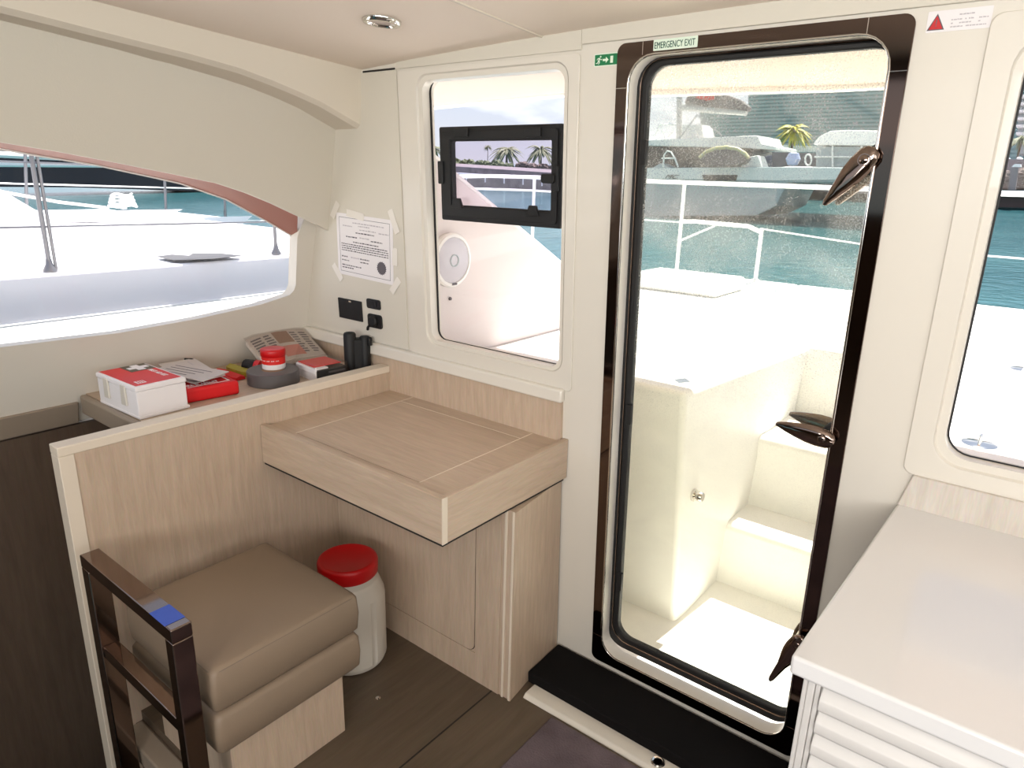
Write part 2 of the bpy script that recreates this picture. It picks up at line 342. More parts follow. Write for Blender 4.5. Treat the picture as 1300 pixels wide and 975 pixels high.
# header strip between ceiling and bulkhead, with its joints
bm = NB(); wplate(bm, [(-1.775, 1.868), (-1.079, 1.868), (-1.079, 1.96), (-1.775, 1.96)], -.006, .0); wplate(bm, [(-1.077, 1.880), (2.2, 1.880), (2.2, 1.97), (-1.077, 1.97)], -.008, 0)
struct('trim_1', bm, M['cream2'], bevel=.0015)
bm = NB(); wplate(bm, [(-1.94, 1.8675), (-1.785, 1.8675), (-1.785, 1.873), (-1.94, 1.873)], -.002, .0); struct('trim_7', bm, M['gap'])
# panel on the left of the window (holds paper and sockets)
bm = NB(); wplate(bm, [(-2.40, .946), (-1.785, .946), (-1.776, 1.866), (-2.12, 1.866)], -.004, 0); struct('wall_panel_aft', bm, M['cream2'], bevel=.001)
# window surrounds
def surround(name, o, i, i2):
    bm = NB(); wring(bm, o, i, -.006, .0); rows = [[WP(*p, -.006) for p in i], [WP(*p, .032) for p in i2]]
    loft(bm, [r + [r[0]] for r in rows]); return struct(name, bm, M['cream'], bevel=.0028)
I1 = rr(-1.688, -1.117, .988, 1.846, .045)
surround('trim_2', rr(-1.772, -1.082, .937, 1.862, .012), I1, G1)
surround('trim_3', rr(-.193, 1.2, .942, 1.858, .02), rr(-.146, 1.07, .980, 1.82, .06), G2)
# glazing of the two aft windows
w1 = tag(bpy.data.objects.new('window_1', None), None, None, None, 'structure'); COL.objects.link(w1); w1.location = WP(-1.4, 1.0)
bm = NB(); wplate(bm, rr(-1.69, -1.11, .985, 1.85, .04), .034, .040); obj('pane', bm, M['pane'], w1)
bm = NB(); wring(bm, rr(-1.69, -1.10, .985, 1.85, .04), rr(-1.661, -1.128, 1.004, 1.832, .032), .031, .034); obj('gasket', bm, M['rubber'], w1)
# opening port in window_1: black frame, tinted pane, latch, hinges
H = [wpx(p, .028) for p in ((557, 160), (716, 157.5), (712, 291.5), (561, 278))]
hA = [wpx(p, .026) for p in ((557, 160), (714.5, 158), (711.5, 291.5), (561, 278))]; hB = [wpx(p, .026) for p in ((573, 178.5), (701, 178.5), (698, 271), (575, 257))]
mid = lambda q, i, j, k: (q[i][k] + q[j][k]) / 2
hu0, hu1, hz0, hz1 = mid(hA, 0, 3, 0), mid(hA, 1, 2, 0), mid(hA, 2, 3, 1), mid(hA, 0, 1, 1)
iu0, iu1, iz0, iz1 = mid(hB, 0, 3, 0), mid(hB, 1, 2, 0), mid(hB, 2, 3, 1), mid(hB, 0, 1, 1)
bm = NB(); wring(bm, rr(hu0, hu1, hz0, hz1, .006), rr(iu0, iu1, iz0, iz1, .006), .026, .046); hf = obj('port_frame', bm, M['black'], w1, bevel=.003, label='black frame of the opening port')
bm = NB(); wring(bm, rr(hu0 + .012, hu1 - .012, hz0 + .012, hz1 - .012, .01), rr(iu0 - .004, iu1 + .004, iz0 - .004, iz1 + .004, .006), .020, .0265); obj('sash', bm, M['black'], hf, bevel=.002)
bm = NB(); wplate(bm, rr(iu0 - .006, iu1 + .006, iz0 - .006, iz1 + .006, .006), .041, .045); obj('port_pane', bm, M['paneh'], hf)
for p_ in ((580, 259), (676, 269)):
    u, z = wpx(p_, .018); bm = NB(); prism(bm, [WP(u - .024, z - .012, .014), WP(u + .024, z - .012, .014), WP(u + .012, z + .018, .014), WP(u - .012, z + .018, .014)], (0, .012, 0)); obj('catch', bm, M['black'], hf, bevel=.002)
for p_ in ((585, 168), (676, 168)):
    u, z = wpx(p_, .014); bm = NB(); wplate(bm, rr(u - .028, u + .028, z - .013, z + .013, .004), .012, .022); obj('hinge', bm, M['black'], hf, bevel=.002)
u, z = wpx((704, 227), .012); bm = NB(); wplate(bm, rr(u - .011, u + .011, z - .036, z + .036, .005), .010, .022); wplate(bm, rr(u - .042, u + .004, z - .013, z + .013, .008), .002, .012); obj('latch', bm, M['black'], hf, bevel=.002)
u, z = wpx((559, 219), .016); bm = NB(); wplate(bm, rr(u - .010, u + .012, z - .035, z + .035, .005), .014, .028); obj('knuckle', bm, M['black'], hf, bevel=.002)
w2 = tag(bpy.data.objects.new('window_2', None), None, None, None, 'structure'); COL.objects.link(w2); w2.location = WP(.3, 1.0)
bm = NB(); wplate(bm, rr(-.15, 1.09, .98, 1.82, .05), .034, .040); obj('pane', bm, M['pane'], w2)
bm = NB(); wring(bm, rr(-.15, 1.09, .98, 1.82, .05), rr(-.124, 1.046, 1.003, 1.797, .046), .031, .034); obj('gasket', bm, M['rubber'], w2)
# sill moulding under window 1 and splash panels
bm = NB(); prism(bm, [WP(-2.40, .9, -.026), WP(-2.40, .94, -.020), WP(-2.40, .944, .0), WP(-2.40, .9, .0)], (1.295, 0, 0)); struct('trim_8', bm, M['cream'], bevel=.006)
bm = NB(); wplate(bm, [(-1.890, .75), (-1.112, .75), (-1.112, .901), (-1.890, .901)], -.012, .0); struct('trim_9', bm, M['wood'])
bm = NB(); wplate(bm, [(-2.45, .82), (-1.892, .82), (-1.892, .901), (-2.45, .901)], -.010, .0); struct('trim_10', bm, M['wood'])
bm = NB(); wplate(bm, [(-.190, .864), (1.2, .864), (1.2, .943), (-.170, .943)], -.014, .0); struct('trim_11', bm, M['ash'], bevel=.003)
# port side wall, raked outward toward the sill; big curved window opening
def SX(z): return -2.39 + .31 * (z - .943)
def S_(y, z, d=0): return Vector((SX(z) - d, y, z))
def spx(p, d=0): q = onpl(p, (-2.39 - d, 0, .943), (1, 0, -.31)); return (q.y, q.z)
bot = [(-.7, 1.08), (0, 1.055)] + [spx(p) for p in ((0, 441), (150, 423), (250, 405), (330, 387), (358, 378), (368, 374.5))]
right = [spx(p) for p in ((373, 369), (375.5, 362), (377.5, 301))]
hole = bot + right + [(1.60, 1.42), (1.50, 1.52), (1.3, 1.60), (1.0, 1.66), (.6, 1.70), (0, 1.72), (-.7, 1.72)]
bm = NB(); prism(bm, [S_(-2.4, .74), S_(1.72, .74), S_(1.72, 1.93), S_(-2.4, 1.93)], (-.05, 0, 0), [[S_(*p) for p in hole]])
struct('wall_port', bm, M['cream'], ang=30)
w3 = tag(bpy.data.objects.new('window_3', None), None, None, None, 'structure'); COL.objects.link(w3); w3.location = S_(1, 1.1)
bm = NB(); prism(bm, [S_(y, z, .05) for y, z in ((-.8, 1.0), (1.66, 1.0), (1.66, 1.75), (-.8, 1.75))], (-.006, 0, 0)); obj('pane', bm, M['pane'], w3)
cy, cz_ = spx((371, 371)); bm = NB(); tube(bm, [S_(y, z, .046) for y, z in [(p[0], p[1]) for p in (spx((352, 381), .046), spx((366, 377), .046), spx((373, 370), .046), spx((375.5, 360), .046))]], .003, 6); obj('gasket', bm, M['rubber'], w3)
# beam under the ceiling edge
def interp(t, tab):
    if t <= tab[0][0]:
        (a, va), (b, vb) = tab[0], tab[1]
        return min(va + (vb - va) / (b - a) * (t - a) * .7, va + .09)
    for (a, va), (b, vb) in zip(tab, tab[1:]):
        if t <= b: return va + (vb - va) * (t - a) / (b - a)
    (a, va), (b, vb) = tab[-2], tab[-1]; return vb + (vb - va) / (b - a) * (t - b)
BF = [(.623, 1.887), (.865, 1.864), (1.156, 1.839), (1.313, 1.808), (1.467, 1.77), (1.616, 1.714)]
BB = [(.657, 1.868), (.917, 1.842), (1.266, 1.797), (1.447, 1.759), (1.631, 1.695)]
VB = [tuple(onpl(p_, (-2.192, 0, 1.342), (1, 0, -.263))[1:]) for p_ in ((0, 180), (60, 190), (123, 201.5), (200, 217), (250, 227), (286, 235), (332, 252), (380, 275), (403, 285), (417, 293))]
ys = [-2.3, -1.2, -.5, -.1, .2, .45, .6, .75, .9, 1.05, 1.2, 1.3, 1.4, 1.48, 1.55, 1.6, 1.64, 1.672]
bm = NB(); loft(bm, [[(-1.945, y, cz(-1.945, y) + .02), (-1.962, y, min(interp(y, BF), cz(-1.96, y) - .01) + .03), (-1.968, y, min(interp(y, BF), cz(-1.96, y) - .01)), (-1.985, y, min(interp(y, BF), cz(-1.96, y) - .01) - .012), (-2.11, y, interp(y, BB)), (-2.2, y, 1.96)] for y in ys], True, True)
struct('beam_port', bm, M['beam'], ang=28)
# valance panel hanging between beam and window
def vx(z): return -2.192 + .263 * (z - 1.342)
bm = NB(); vy = ys[1:]
loft(bm, [[(vx(interp(y, BB)), y, interp(y, BB) + .01), (vx(interp(y, VB)), y, interp(y, VB)), (vx(interp(y, VB)) - .014, y, interp(y, VB)), (vx(interp(y, BB)) - .014, y, interp(y, BB) + .01)] for y in vy], True, True)
struct('valance_port', bm, M['cream2'], ang=28)
# rosy vinyl fascia between the valance edge and the glass
fa_ = ((0, 178), (60, 188), (123, 199.5), (200, 215), (250, 225), (286, 233), (332, 250), (378, 273)); fb_ = ((0, 188), (49, 197), (123, 209), (197, 225), (228, 232), (286, 252), (338, 280), (377, 303))
ra = [onpl(p_, (-2.208, 0, 1.342), (1, 0, -.263)) for p_ in fa_]; rb_ = [S_(*spx(p_, .044), .044) for p_ in fb_]
ra = [ra[0] + Vector((0, -1.3, .05)), ra[0] + Vector((0, -.5, .03))] + ra; rb_ = [rb_[0] + Vector((0, -1.3, .03)), rb_[0] + Vector((0, -.5, .02))] + rb_
bm = NB(); loft(bm, [ra, rb_]); up_ = Vector((-.002, 0, .012)); loft(bm, [[p + up_ for p in ra], [p + up_ for p in rb_]]); loft(bm, [rb_, [p + up_ for p in rb_]])
gb_ = NB(); tube(gb_, [p + Vector((0, 0, -.002)) for p in rb_], .0028, 6); struct('trim_15', gb_, M['ext'])
struct('trim_12', bm, M['brownvinyl'])
# taupe ledge trim and dark stairwell lining below the window, left of the shelf
bm = NB(); prism(bm, [S_(-2.3, .812, -.012), S_(-2.3, .735, -.012), S_(-2.3, .735, .03), S_(-2.3, .812, .03)], (0, 3.104, 0)); struct('trim_13', bm, M['taupe2'], bevel=.004)
bm = NB(); box(bm, -2.5, -2.452, -2.3, 1.7, -1.3, .728); struct('wall_stairwell', bm, M['darkwood'])
bm = NB(); box(bm, -2.46, -1.94, .9, .92, -1.3, .80); struct('wall_stairwell_end', bm, M['darkwood'])
bm = NB(); box(bm, -2.46, -1.3, -2.3, .9, -1.3, -1.25); struct('floor_stairwell', bm, M['darkwood'])
# rest of the saloon behind and beside the camera
bm = NB(); box(bm, -2.5, 2.3, -2.45, -2.4, -.03, 1.0); box(bm, -2.5, 2.3, -2.45, -2.4, 1.9, 2.1); box(bm, -2.5, -1.6, -2.45, -2.4, 1.0, 1.9); box(bm, 1.3, 2.3, -2.45, -2.4, 1.0, 1.9); struct('wall_forward', bm, M['darkwood'])
bm = NB(); box(bm, 2.25, 2.3, -2.4, 1.7, -.03, 1.1); box(bm, 2.25, 2.3, -2.4, 1.7, 1.88, 2.1); box(bm, 2.25, 2.3, .9, 1.7, 1.1, 1.88); box(bm, 2.25, 2.3, -2.4, -1.5, 1.1, 1.88); struct('wall_starboard', bm, M['cream2'])

# ------------------------------------------------------------------ partition and shelf
p = thing('partition', 'light oak half-height partition with cream capping beside the padded seat', 'partition', (-1.91, 1.1, 0))
bm = NB(); box(bm, -1.93, -1.888, .567, .659, -1.2, -.031); box(bm, -1.93, -1.888, .567, 1.667, -.031, .845); obj('panel', bm, M['wood'], p)
bm = NB(); box(bm, -1.936, -1.884, .560, 1.664, .843, .869); obj('cap_rail', bm, M['edge'], p, bevel=.003)
bm = NB(); box(bm, -1.934, -1.885, .560, .597, -1.2, .8428); obj('end_trim', bm, M['edge'], p, bevel=.002)
sh = thing('shelf', 'oak shelf behind the partition cap under the side window', 'shelf', (-2.2, 1.3, .82))
bm = NB(); box(bm, -2.425, -1.937, .829, 1.66, .815, .835); obj('board', bm, M['woody'], sh)
bm = NB(); box(bm, -2.415, -1.937, .806, .8285, .772, .837); obj('end_panel', bm, M['taupe2'], sh, bevel=.008, label='taupe padded end panel')

# ------------------------------------------------------------------ door: frame, leaf, glass, handles
d1 = tag(bpy.data.objects.new('door_1', None), None, None, None, 'structure'); COL.objects.link(d1); d1.location = WP(-.64, .03)
bm = NB(); wring(bm, rr(-.971, -.315, .033, 1.872, .022), rr(-.937, -.349, .068, 1.842, .066), -.008, .0); fr = obj('door_frame', bm, M['framechrome'], d1, bevel=.002)
bm = NB(); loft(bm, [r + [r[0]] for r in ([WP(*q, -.006) for q in rr(-.937, -.349, .068, 1.842, .066)], [WP(*q, .046) for q in rr(-.9365, -.3495, .0685, 1.8415, .066)])]); obj('frame_reveal', bm, M['reveal'], fr)
bm = NB(); wring(bm, rr(-.9395, -.3465, .0655, 1.8445, .07), rr(-.934, -.352, .071, 1.839, .062), -.0105, -.004); obj('frame_bead', bm, M['steel'], fr, bevel=.0015)
bm = NB()
for u, z, hz in ((-.90, 1.857, 0), (-.40, 1.857, 0)): wplate(bm, [(u - .0008, z - .015), (u + .0008, z - .015), (u + .0008, z + .014), (u - .0008, z + .014)], -.0086, -.0075)
for u, z in ((-.954, 1.77), (-.332, 1.77), (-.954, .13), (-.332, .13)): wplate(bm, [(u - .016, z - .0008), (u + .016, z - .0008), (u + .016, z + .0008), (u - .016, z + .0008)], -.0086, -.0075)
obj('frame_joint', bm, M['steel'], fr)
bm = NB(); wring(bm, rr(-.945, -.341, .085, 1.848, .06), rr(-.914, -.338, .122, 1.828, .055), .040, .056); lf = obj('leaf_frame', bm, M['rubber'], d1, bevel=.003)
bm = NB(); wring(bm, rr(-.921, -.333, .114, 1.836, .058), rr(-.903, -.342, .131, 1.822, .05), .035, .058); obj('gasket', bm, M['rubber'], lf, bevel=.004)
bm = NB(); tube(bm, [WP(*q_, .036) for q_ in rr(-.924, -.335, .111, 1.838, .058)], .0022, 6, True); obj('bead', bm, M['chrome'], lf)
bm = NB(); wplate(bm, rr(-.92, -.33, .115, 1.835, .055), .044, .050); obj('pane', bm, M['doorpane'], d1)
for z in (1.62, .90, .335):
    bm = NB(); wplate(bm, rr(-.910, -.894, z - .032, z + .03, .003), .026, .04); obj('hinge', bm, M['rubber'], lf, bevel=.002)
def handle(hub, tip, label):
    hu, hz = hub; tu, tz = tip; L = math.hypot(tu - hu, tz - hz); ax = Vector((tu - hu, 0, tz - hz)) / L; sd = Vector((-ax.z, 0, ax.x))
    bm = NB(); lathe(bm, [(.034, .008), (.036, .014), (.036, .03), (.0, .03)], WP(hu + .024, hz, .004) - Vector((0, .008, 0)), (0, 1, 0), 28); lathe(bm, [(0, 0), (.032, .0), (.036, .005), (.036, .012)], WP(hu + .024, hz, .002), (0, 1, 0), 28)
    lk = obj('handle', bm, M['black'], d1, bevel=.001, label=label)
    def paddle(d, nm):
        bm = NB(); rows = []
        prof = [(-.028, .002), (-.024, .012), (-.012, .0185), (.012, .0205), (.035, .0195), (.06, .0155), (.085, .0105), (L - .008, .0062), (L - .001, .004), (L, .001)]
        for s, w in prof:
            c = WP(hu, hz, d) + ax * s + Vector((0, (s / L) * (.004 if d > .02 else -.004), 0)); th = .0085 if s < .05 else .0085 - .0035 * (s - .05) / (L - .05)
            w *= 1.2; rows.append([c + sd * w * a + Vector((0, th * b, 0)) for a, b in ((1, 0), (.8, .75), (.35, 1), (-.35, 1), (-.8, .75), (-1, 0), (-.8, -.75), (-.35, -1), (.35, -1), (.8, -.75))])
        loft(bm, rows, True, True); return obj(nm, bm, M['chrome'], lk, ang=60)
    lv = paddle(-.026, 'lever'); paddle(.066, 'outside_lever')
    bm = NB(); lathe(bm, [(.016, -.024), (.016, .06)], WP(hu, hz, 0), (0, 1, 0), 24); obj('spindle', bm, M['steel'], lk, bevel=.002)
    bm = NB(); c = WP(hu, hz, -.034); lathe(bm, [(.0, -.0025), (.006, -.0025), (.0085, -.001), (.0085, .004)], c, (0, 1, 0), 20); lathe(bm, [(.0105, .0), (.0105, -.0012), (.0125, -.0012), (.0125, .001)], c, (0, 1, 0), 20); obj('lock_button', bm, M['chrome'], lk)
    c = WP(hu, hz, -.0345) + ax * .033; bm = NB(); prism(bm, [c + ax * a + sd * b for a, b in ((-.012, -.006), (.012, -.006), (.012, .006), (-.012, .006))], (0, .003, 0)); obj('latch_slide', bm, M['chrome'], lk, bevel=.001)
handle(wpx((1098, 203), -.026), wpx((1047, 260), -.026), 'upper dark chrome lever handle')
handle(wpx((1044, 556.5), -.026), wpx((986, 537), -.026), 'middle dark chrome lever handle')
handle(wpx((1013, 818), -.026), wpx((979, 861), -.026), 'lower dark chrome lever handle')
# signs
sg = thing('exit_sign', 'green running man emergency exit sticker left of the door frame', 'sign', WP(-1.006, 1.84, -.001))
bm = NB(); wplate(bm, rr(-1.041, -.973, 1.8255, 1.8545, .002), -.0012, -.0002); obj('border', bm, M['glow'], sg)
bm = NB(); wplate(bm, rr(-1.039, -.974, 1.8273, 1.8525, .0015), -.0016, -.001); obj('plate', bm, M['green'], sg)
bm = NB()
A = lambda l: [WP(-1.0395 + x / 1000, 1.8265 + y / 1000, -.0019) for x, y in l]
for poly in ([(24, 10.5), (33, 10.5), (33, 6), (41, 13), (33, 20), (33, 15.5), (24, 15.5)], [(46, 5), (54, 5), (54, 21), (46, 21)],
             [(10.5, 12), (14.5, 12), (16.5, 18), (13, 19)], [(10.5, 12.5), (13, 11), (8, 5), (4, 5.5), (4.2, 7.2), (7.4, 7)], [(12, 13), (15, 12), (15.5, 8), (12.5, 3.5), (10.8, 4.5), (13, 8.4)],
             [(14.5, 18), (16.5, 16.8), (19, 14.6), (21.5, 16), (22, 14.6), (18.8, 12.6)], [(13, 18.6), (14, 17), (9.5, 16.2), (7.5, 13), (6.3, 14), (8.6, 17.6)]): prism(bm, A(poly), (0, .0006, 0))
lathe(bm, [(.0, -.0022), (.0021, -.0022), (.0021, -.0014)], WP(-1.0395 + .0176, 1.8265 + .0212, 0), (0, 1, 0), 14); obj('symbol', bm, M['glow'], sg)
sg = thing('emergency_exit_sign', 'pale sticker lettered EMERGENCY EXIT on the top of the door frame', 'sign', WP(-.815, 1.86, -.01))
bm = NB(); wplate(bm, rr(-.871, -.759, 1.8475, 1.8715, .0015), -.0096, -.0082); obj('plate', bm, M['glow'], sg)
text('EMERGENCY EXIT', .0205, WP(-.8685, 1.8522, -.0102), (1, 0, 0), WU, M['dkgreen'], parent=sg, sx=.63)
sg = thing('warning_label', 'white label with red warning triangle right of the door top', 'label', WP(-.245, 1.853, -.001))
bm = NB(); wplate(bm, rr(-.297, -.193, 1.8345, 1.871, .0015), -.0012, -.0002); obj('plate', bm, M['paperw'], sg)
bm = NB(); prism(bm, [WP(-.2955, 1.8382, -.0016), WP(-.2665, 1.8382, -.0016), WP(-.281, 1.8665, -.0016)], (0, .0006, 0)); obj('triangle_border', bm, M['ink'], sg)
bm = NB(); prism(bm, [WP(-.2925, 1.8398, -.0021), WP(-.2695, 1.8398, -.0021), WP(-.281, 1.8628, -.0021)], (0, .0006, 0)); obj('triangle', bm, M['red'], sg)
bm = NB(); wplate(bm, [(-.2817, 1.8475), (-.2803, 1.8475), (-.2801, 1.8565), (-.2819, 1.8565)], -.0024, -.0018); wplate(bm, [(-.2818, 1.8442), (-.2802, 1.8442), (-.2802, 1.846), (-.2818, 1.846)], -.0024, -.0018); obj('exclamation_mark', bm, M['ink'], sg)
def squig(bm, u0, u1, z, h, d, seed, fill=.75):           # a line of unreadable small print
    rn = random.Random(seed); u = u0
    while u < u1:
        w = rn.uniform(.6, 2.2) * h
        if rn.random() < fill: wplate(bm, [(u, z), (min(u + w, u1), z), (min(u + w, u1), z + h * rn.uniform(.6, 1)), (u, z + h * rn.uniform(.6, 1))], d - .0003, d)
        u += w + h * .35
bm = NB()
for (a, b, z) in ((-.245, -.215, 1.8605), (-.257, -.198, 1.8525), (-.257, -.21, 1.8465), (-.257, -.2, 1.8405)): squig(bm, a, b, z, .0026, -.0012, int(z * 1e4))
obj('small_print', bm, M['inkl'], sg, smooth=False)

# ------------------------------------------------------------------ certificate, sockets on the wall panel
pp = thing('certificate', 'white printed certificate taped to the wall left of the window', 'paper', WP(-1.98, 1.29, -.005))
cA = lambda x, y, d=-.0052: WP(-2.135 + .305 * x - .012 * (1 - y) * 0 + .010 * (y - 1) * -1 * 0 - .014 * (1 - y), 1.184 + .226 * y - .012 * x * 1.0, d)
bm = NB(); prism(bm, [cA(0, 0), cA(1, 0), cA(1, 1), cA(0, 1)], (0, .0008, 0)); 
def cq(bm, x0, x1, y0, y1, d=-.0056): prism(bm, [cA(x0, y0, d), cA(x1, y0, d), cA(x1, y1, d), cA(x0, y1, d)], (0, .0003, 0))
n0 = len(bm.faces); cq(bm, .05, .95, .06, .066); cq(bm, .05, .95, .934, .94); cq(bm, .05, .054, .06, .94); cq(bm, .946, .95, .06, .94)
rn = random.Random(3)
def cline(bm, x0, x1, y, h):
    x = x0
    while x < x1 - .01:
        w = rn.uniform(.012, .05); cq(bm, x, min(x + w, x1), y, y + h * rn.uniform(.7, 1)); x += w + .01
for y in (.51, .475, .44, .405): cline(bm, .08, .92, y, .018)
for x0, x1, y in ((.3, .75, .555), (.17, .38, .63), (.62, .82, .615), (.35, .68, .71), (.08, .2, .30), (.42, .58, .30), (.42, .58, .25), (.08, .22, .24), (.08, .45, .16), (.08, .3, .12)): cline(bm, x0, x1, y, .02)
setmi(bm, n0, 1); n0 = len(bm.faces)
for x0, x1, y in ((.3, .85, .86), (.4, .6, .82), (.42, .72, .765), (.12, .3, .80), (.76, .93, .755), (.42, .6, .64), (.25, .4, .30)): cline(bm, x0, x1, y, .02)
setmi(bm, n0, 2); obj('sheet', bm, [M['paperw'], M['ink'], M['inkl']], pp, smooth=False)
bm = NB(); sc = []
for k in range(36):
    r = .085 if k % 2 == 0 else .072; a = 2 * PI * k / 36; sc.append(cA(.80 + r * math.cos(a), .23 + r * 1.3 * math.sin(a), -.0058))
prism(bm, sc, (0, .0004, 0)); obj('seal_stamp', bm, M['ink'], pp)
for (x, y, a, L) in ((-.02, 1.03, 55, .055), (1.02, .98, 115, .07), (-.02, .02, -50, .06), (1.03, .0, 50, .055), (1.03, .45, 88, .05), (.35, 1.0, -8, .08)):
    c = cA(x, y, -.0062); dx = Vector((math.cos(math.radians(a)), 0, math.sin(math.radians(a)))); dy = Vector((-dx.z, 0, dx.x))
    bm = NB(); prism(bm, [c + dx * s * L * .6 + dy * t * .013 for s, t in ((-1, -1), (1, -1), (1.04, 0), (1, 1), (-1, 1), (-.96, 0))], (0, .0006, 0)); obj('tape_strip', bm, M['tape'], pp, label='translucent tape strip')
bl = thing('blank_plate', 'black rectangular plate on the wall below the certificate', 'wall plate', WP(-2.095, 1.05, -.005))
bm = NB(); wplate(bm, rr(-2.163, -2.026, 1.012, 1.090, .003), -.009, -.003); obj('plate', bm, M['black'], bl, bevel=.0015)
bm = NB(); wplate(bm, rr(-2.098, -2.083, 1.080, 1.086, .002), -.010, -.008); obj('tab', bm, M['steel'], bl)
sw = thing('light_switch', 'small black rocker switch on the wall above the round socket', 'switch', WP(-1.957, 1.09, -.005))
bm = NB(); wplate(bm, rr(-1.994, -1.920, 1.072, 1.108, .008), -.010, -.003); obj('plate', bm, M['black'], sw, bevel=.0015)
bm = NB(); wplate(bm, rr(-1.975, -1.939, 1.078, 1.102, .003), -.013, -.009); obj('rocker', bm, M['black'], sw, bevel=.001)
sk = thing('power_socket', 'black socket with round cap on the wall below the small switch', 'socket', WP(-1.955, 1.026, -.005))
bm = NB(); wplate(bm, rr(-1.994, -1.916, 1.0, 1.052, .012), -.010, -.003); obj('plate', bm, M['black'], sk, bevel=.0015)
bm = NB(); lathe(bm, [(.0, -.024), (.017, -.024), (.021, -.020), (.021, -.004)], WP(-1.955, 1.028), (0, 1, 0), 24); obj('cap', bm, M['black'], sk)
bm = NB(); tube(bm, [WP(-1.972, 1.012, -.018), WP(-1.985, 1.0, -.018), WP(-1.992, .99, -.014)], .005, 8); obj('cap_strap', bm, M['black'], sk)
dl = thing('ceiling_light', 'round chrome recessed downlight in the ceiling', 'light', (-1.475, 1.305, cz(-1.475, 1.305)))
nrm = Vector((.04, .065, 1)).normalized(); c = Vector((-1.475, 1.305, cz(-1.475, 1.305)))
bm = NB(); lathe(bm, [(.050, .002), (.050, -.004), (.046, -.009), (.037, -.009), (.034, -.004), (.034, .002)], c, nrm, 36); obj('bezel', bm, M['steel'], dl)
bm = NB(); lathe(bm, [(.0, -.004), (.034, -.004), (.034, .0)], c, nrm, 32); obj('lens', bm, plain('frosted_lens', srgb(205, 190, 180), .3), dl)

# ------------------------------------------------------------------ navigation desk and its cupboard
dk = thing('chart_table', 'light oak tray-top chart table mounted between the partition and the aft wall', 'table', (-1.49, 1.4, .65))
yb = 1.668
bm = NB(); box(bm, -1.886, -1.106, 1.140, yb, .654, .756); obj('carcass', bm, M['woodx'], dk)
bm = NB(); box(bm, -1.886, -1.094, 1.127, yb, .645, .6538); obj('shade_panel', bm, M['gap'], dk, label='dark panel standing for the shade under the table edge')  # added dark panel, its colour paints the shade under the table edge
bm = NB(); box(bm, -1.886, -1.106, 1.140, 1.168, .756, .772); box(bm, -1.886, -1.106, 1.604, yb, .756, .772); box(bm, -1.886, -1.764, 1.168, 1.604, .756, .772); box(bm, -1.216, -1.106, 1.168, 1.604, .756, .772); obj('top_surround', bm, M['woodx'], dk)
bm = NB(); box(bm, -1.7615, -1.2185, 1.170, 1.6015, .756, .7722); obj('lid', bm, M['woodx'], dk)
bm = NB(); box(bm, -1.764, -1.7612, 1.168, 1.662, .7595, .7728); box(bm, -1.2188, -1.216, 1.168, 1.662, .7595, .7728); box(bm, -1.7612, -1.2188, 1.6015, 1.604, .7595, .7728); obj('lid_edging', bm, M['edge'], dk, smooth=False)
bm = NB(); box(bm, -1.886, -1.0912, 1.122, 1.140, .654, .782); obj('front_board', bm, M['woodx'], dk, bevel=.0012)
bm = NB(); box(bm, -1.106, -1.0885, 1.1408, 1.676, .654, .782); obj('side_board', bm, M['woody'], dk, bevel=.0012)
bm = NB(); box(bm, -1.0911, -1.0885, 1.1215, 1.1402, .654, .7822); obj('corner_edging', bm, M['edge'], dk, smooth=False)
cb = thing('cupboard', 'light oak cupboard under the chart table with a flush door', 'cupboard', (-1.48, 1.5, 0))
def cabx(y): return -1.072 - (y - 1.4) * .125
bm = NB(); hexa(bm, [(-1.886, 1.402, 0), (cabx(1.402) - .004, 1.402, 0), (cabx(1.70) - .004, 1.700, 0), (-1.886, 1.700, 0)], [(-1.886, 1.402, .643), (cabx(1.402) - .004, 1.402, .643), (cabx(1.672) - .004, 1.672, .643), (-1.886, 1.672, .643)]); obj('carcass', bm, M['wood'], cb)
bm = NB(); prism(bm, [(x, 1.398, z) for x, z in rr(-1.80, -1.2205, .106, .64, .028)], (0, .004, 0)); obj('door', bm, M['wood'], cb)
bm = NB(); o_ = rr(-1.8025, -1.218, .1035, .6425, .03); i_ = rr(-1.80, -1.2205, .106, .64, .028)
rows = [[(x, 1.4005, z) for x, z in o_], [(x, 1.4005, z) for x, z in i_]]; loft(bm, [r + [r[0]] for r in rows]); obj('door_gap', bm, M['gap'], cb)
bm = NB(); prism(bm, [(-1.8, 1.3985, 0.0), (-1.12, 1.3985, 0), (-1.12, 1.3985, .643), (-1.2175, 1.3985, .643), (-1.2175, 1.3985, .103), (-1.8, 1.3985, .103)], (0, .003, 0)); obj('face_frame', bm, M['wood'], cb)
bm = NB(); box(bm, -1.108, -1.1005, 1.397, 1.402, 0, .643); box(bm, -1.0815, -1.0745, 1.397, 1.402, 0, .643); obj('edge_strip', bm, M['edge'], cb, bevel=.001, label='pale edge strip of the side panel')
bm = NB(); hexa(bm, [(cabx(1.399) - .003, 1.399, 0), (cabx(1.399), 1.399, 0), (cabx(1.70), 1.704, 0), (cabx(1.70) - .003, 1.704, 0)], [(cabx(1.399) - .003, 1.399, .643), (cabx(1.399), 1.399, .643), (cabx(1.676), 1.676, .643), (cabx(1.676) - .003, 1.676, .643)]); obj('side_panel', bm, M['wood'], cb)

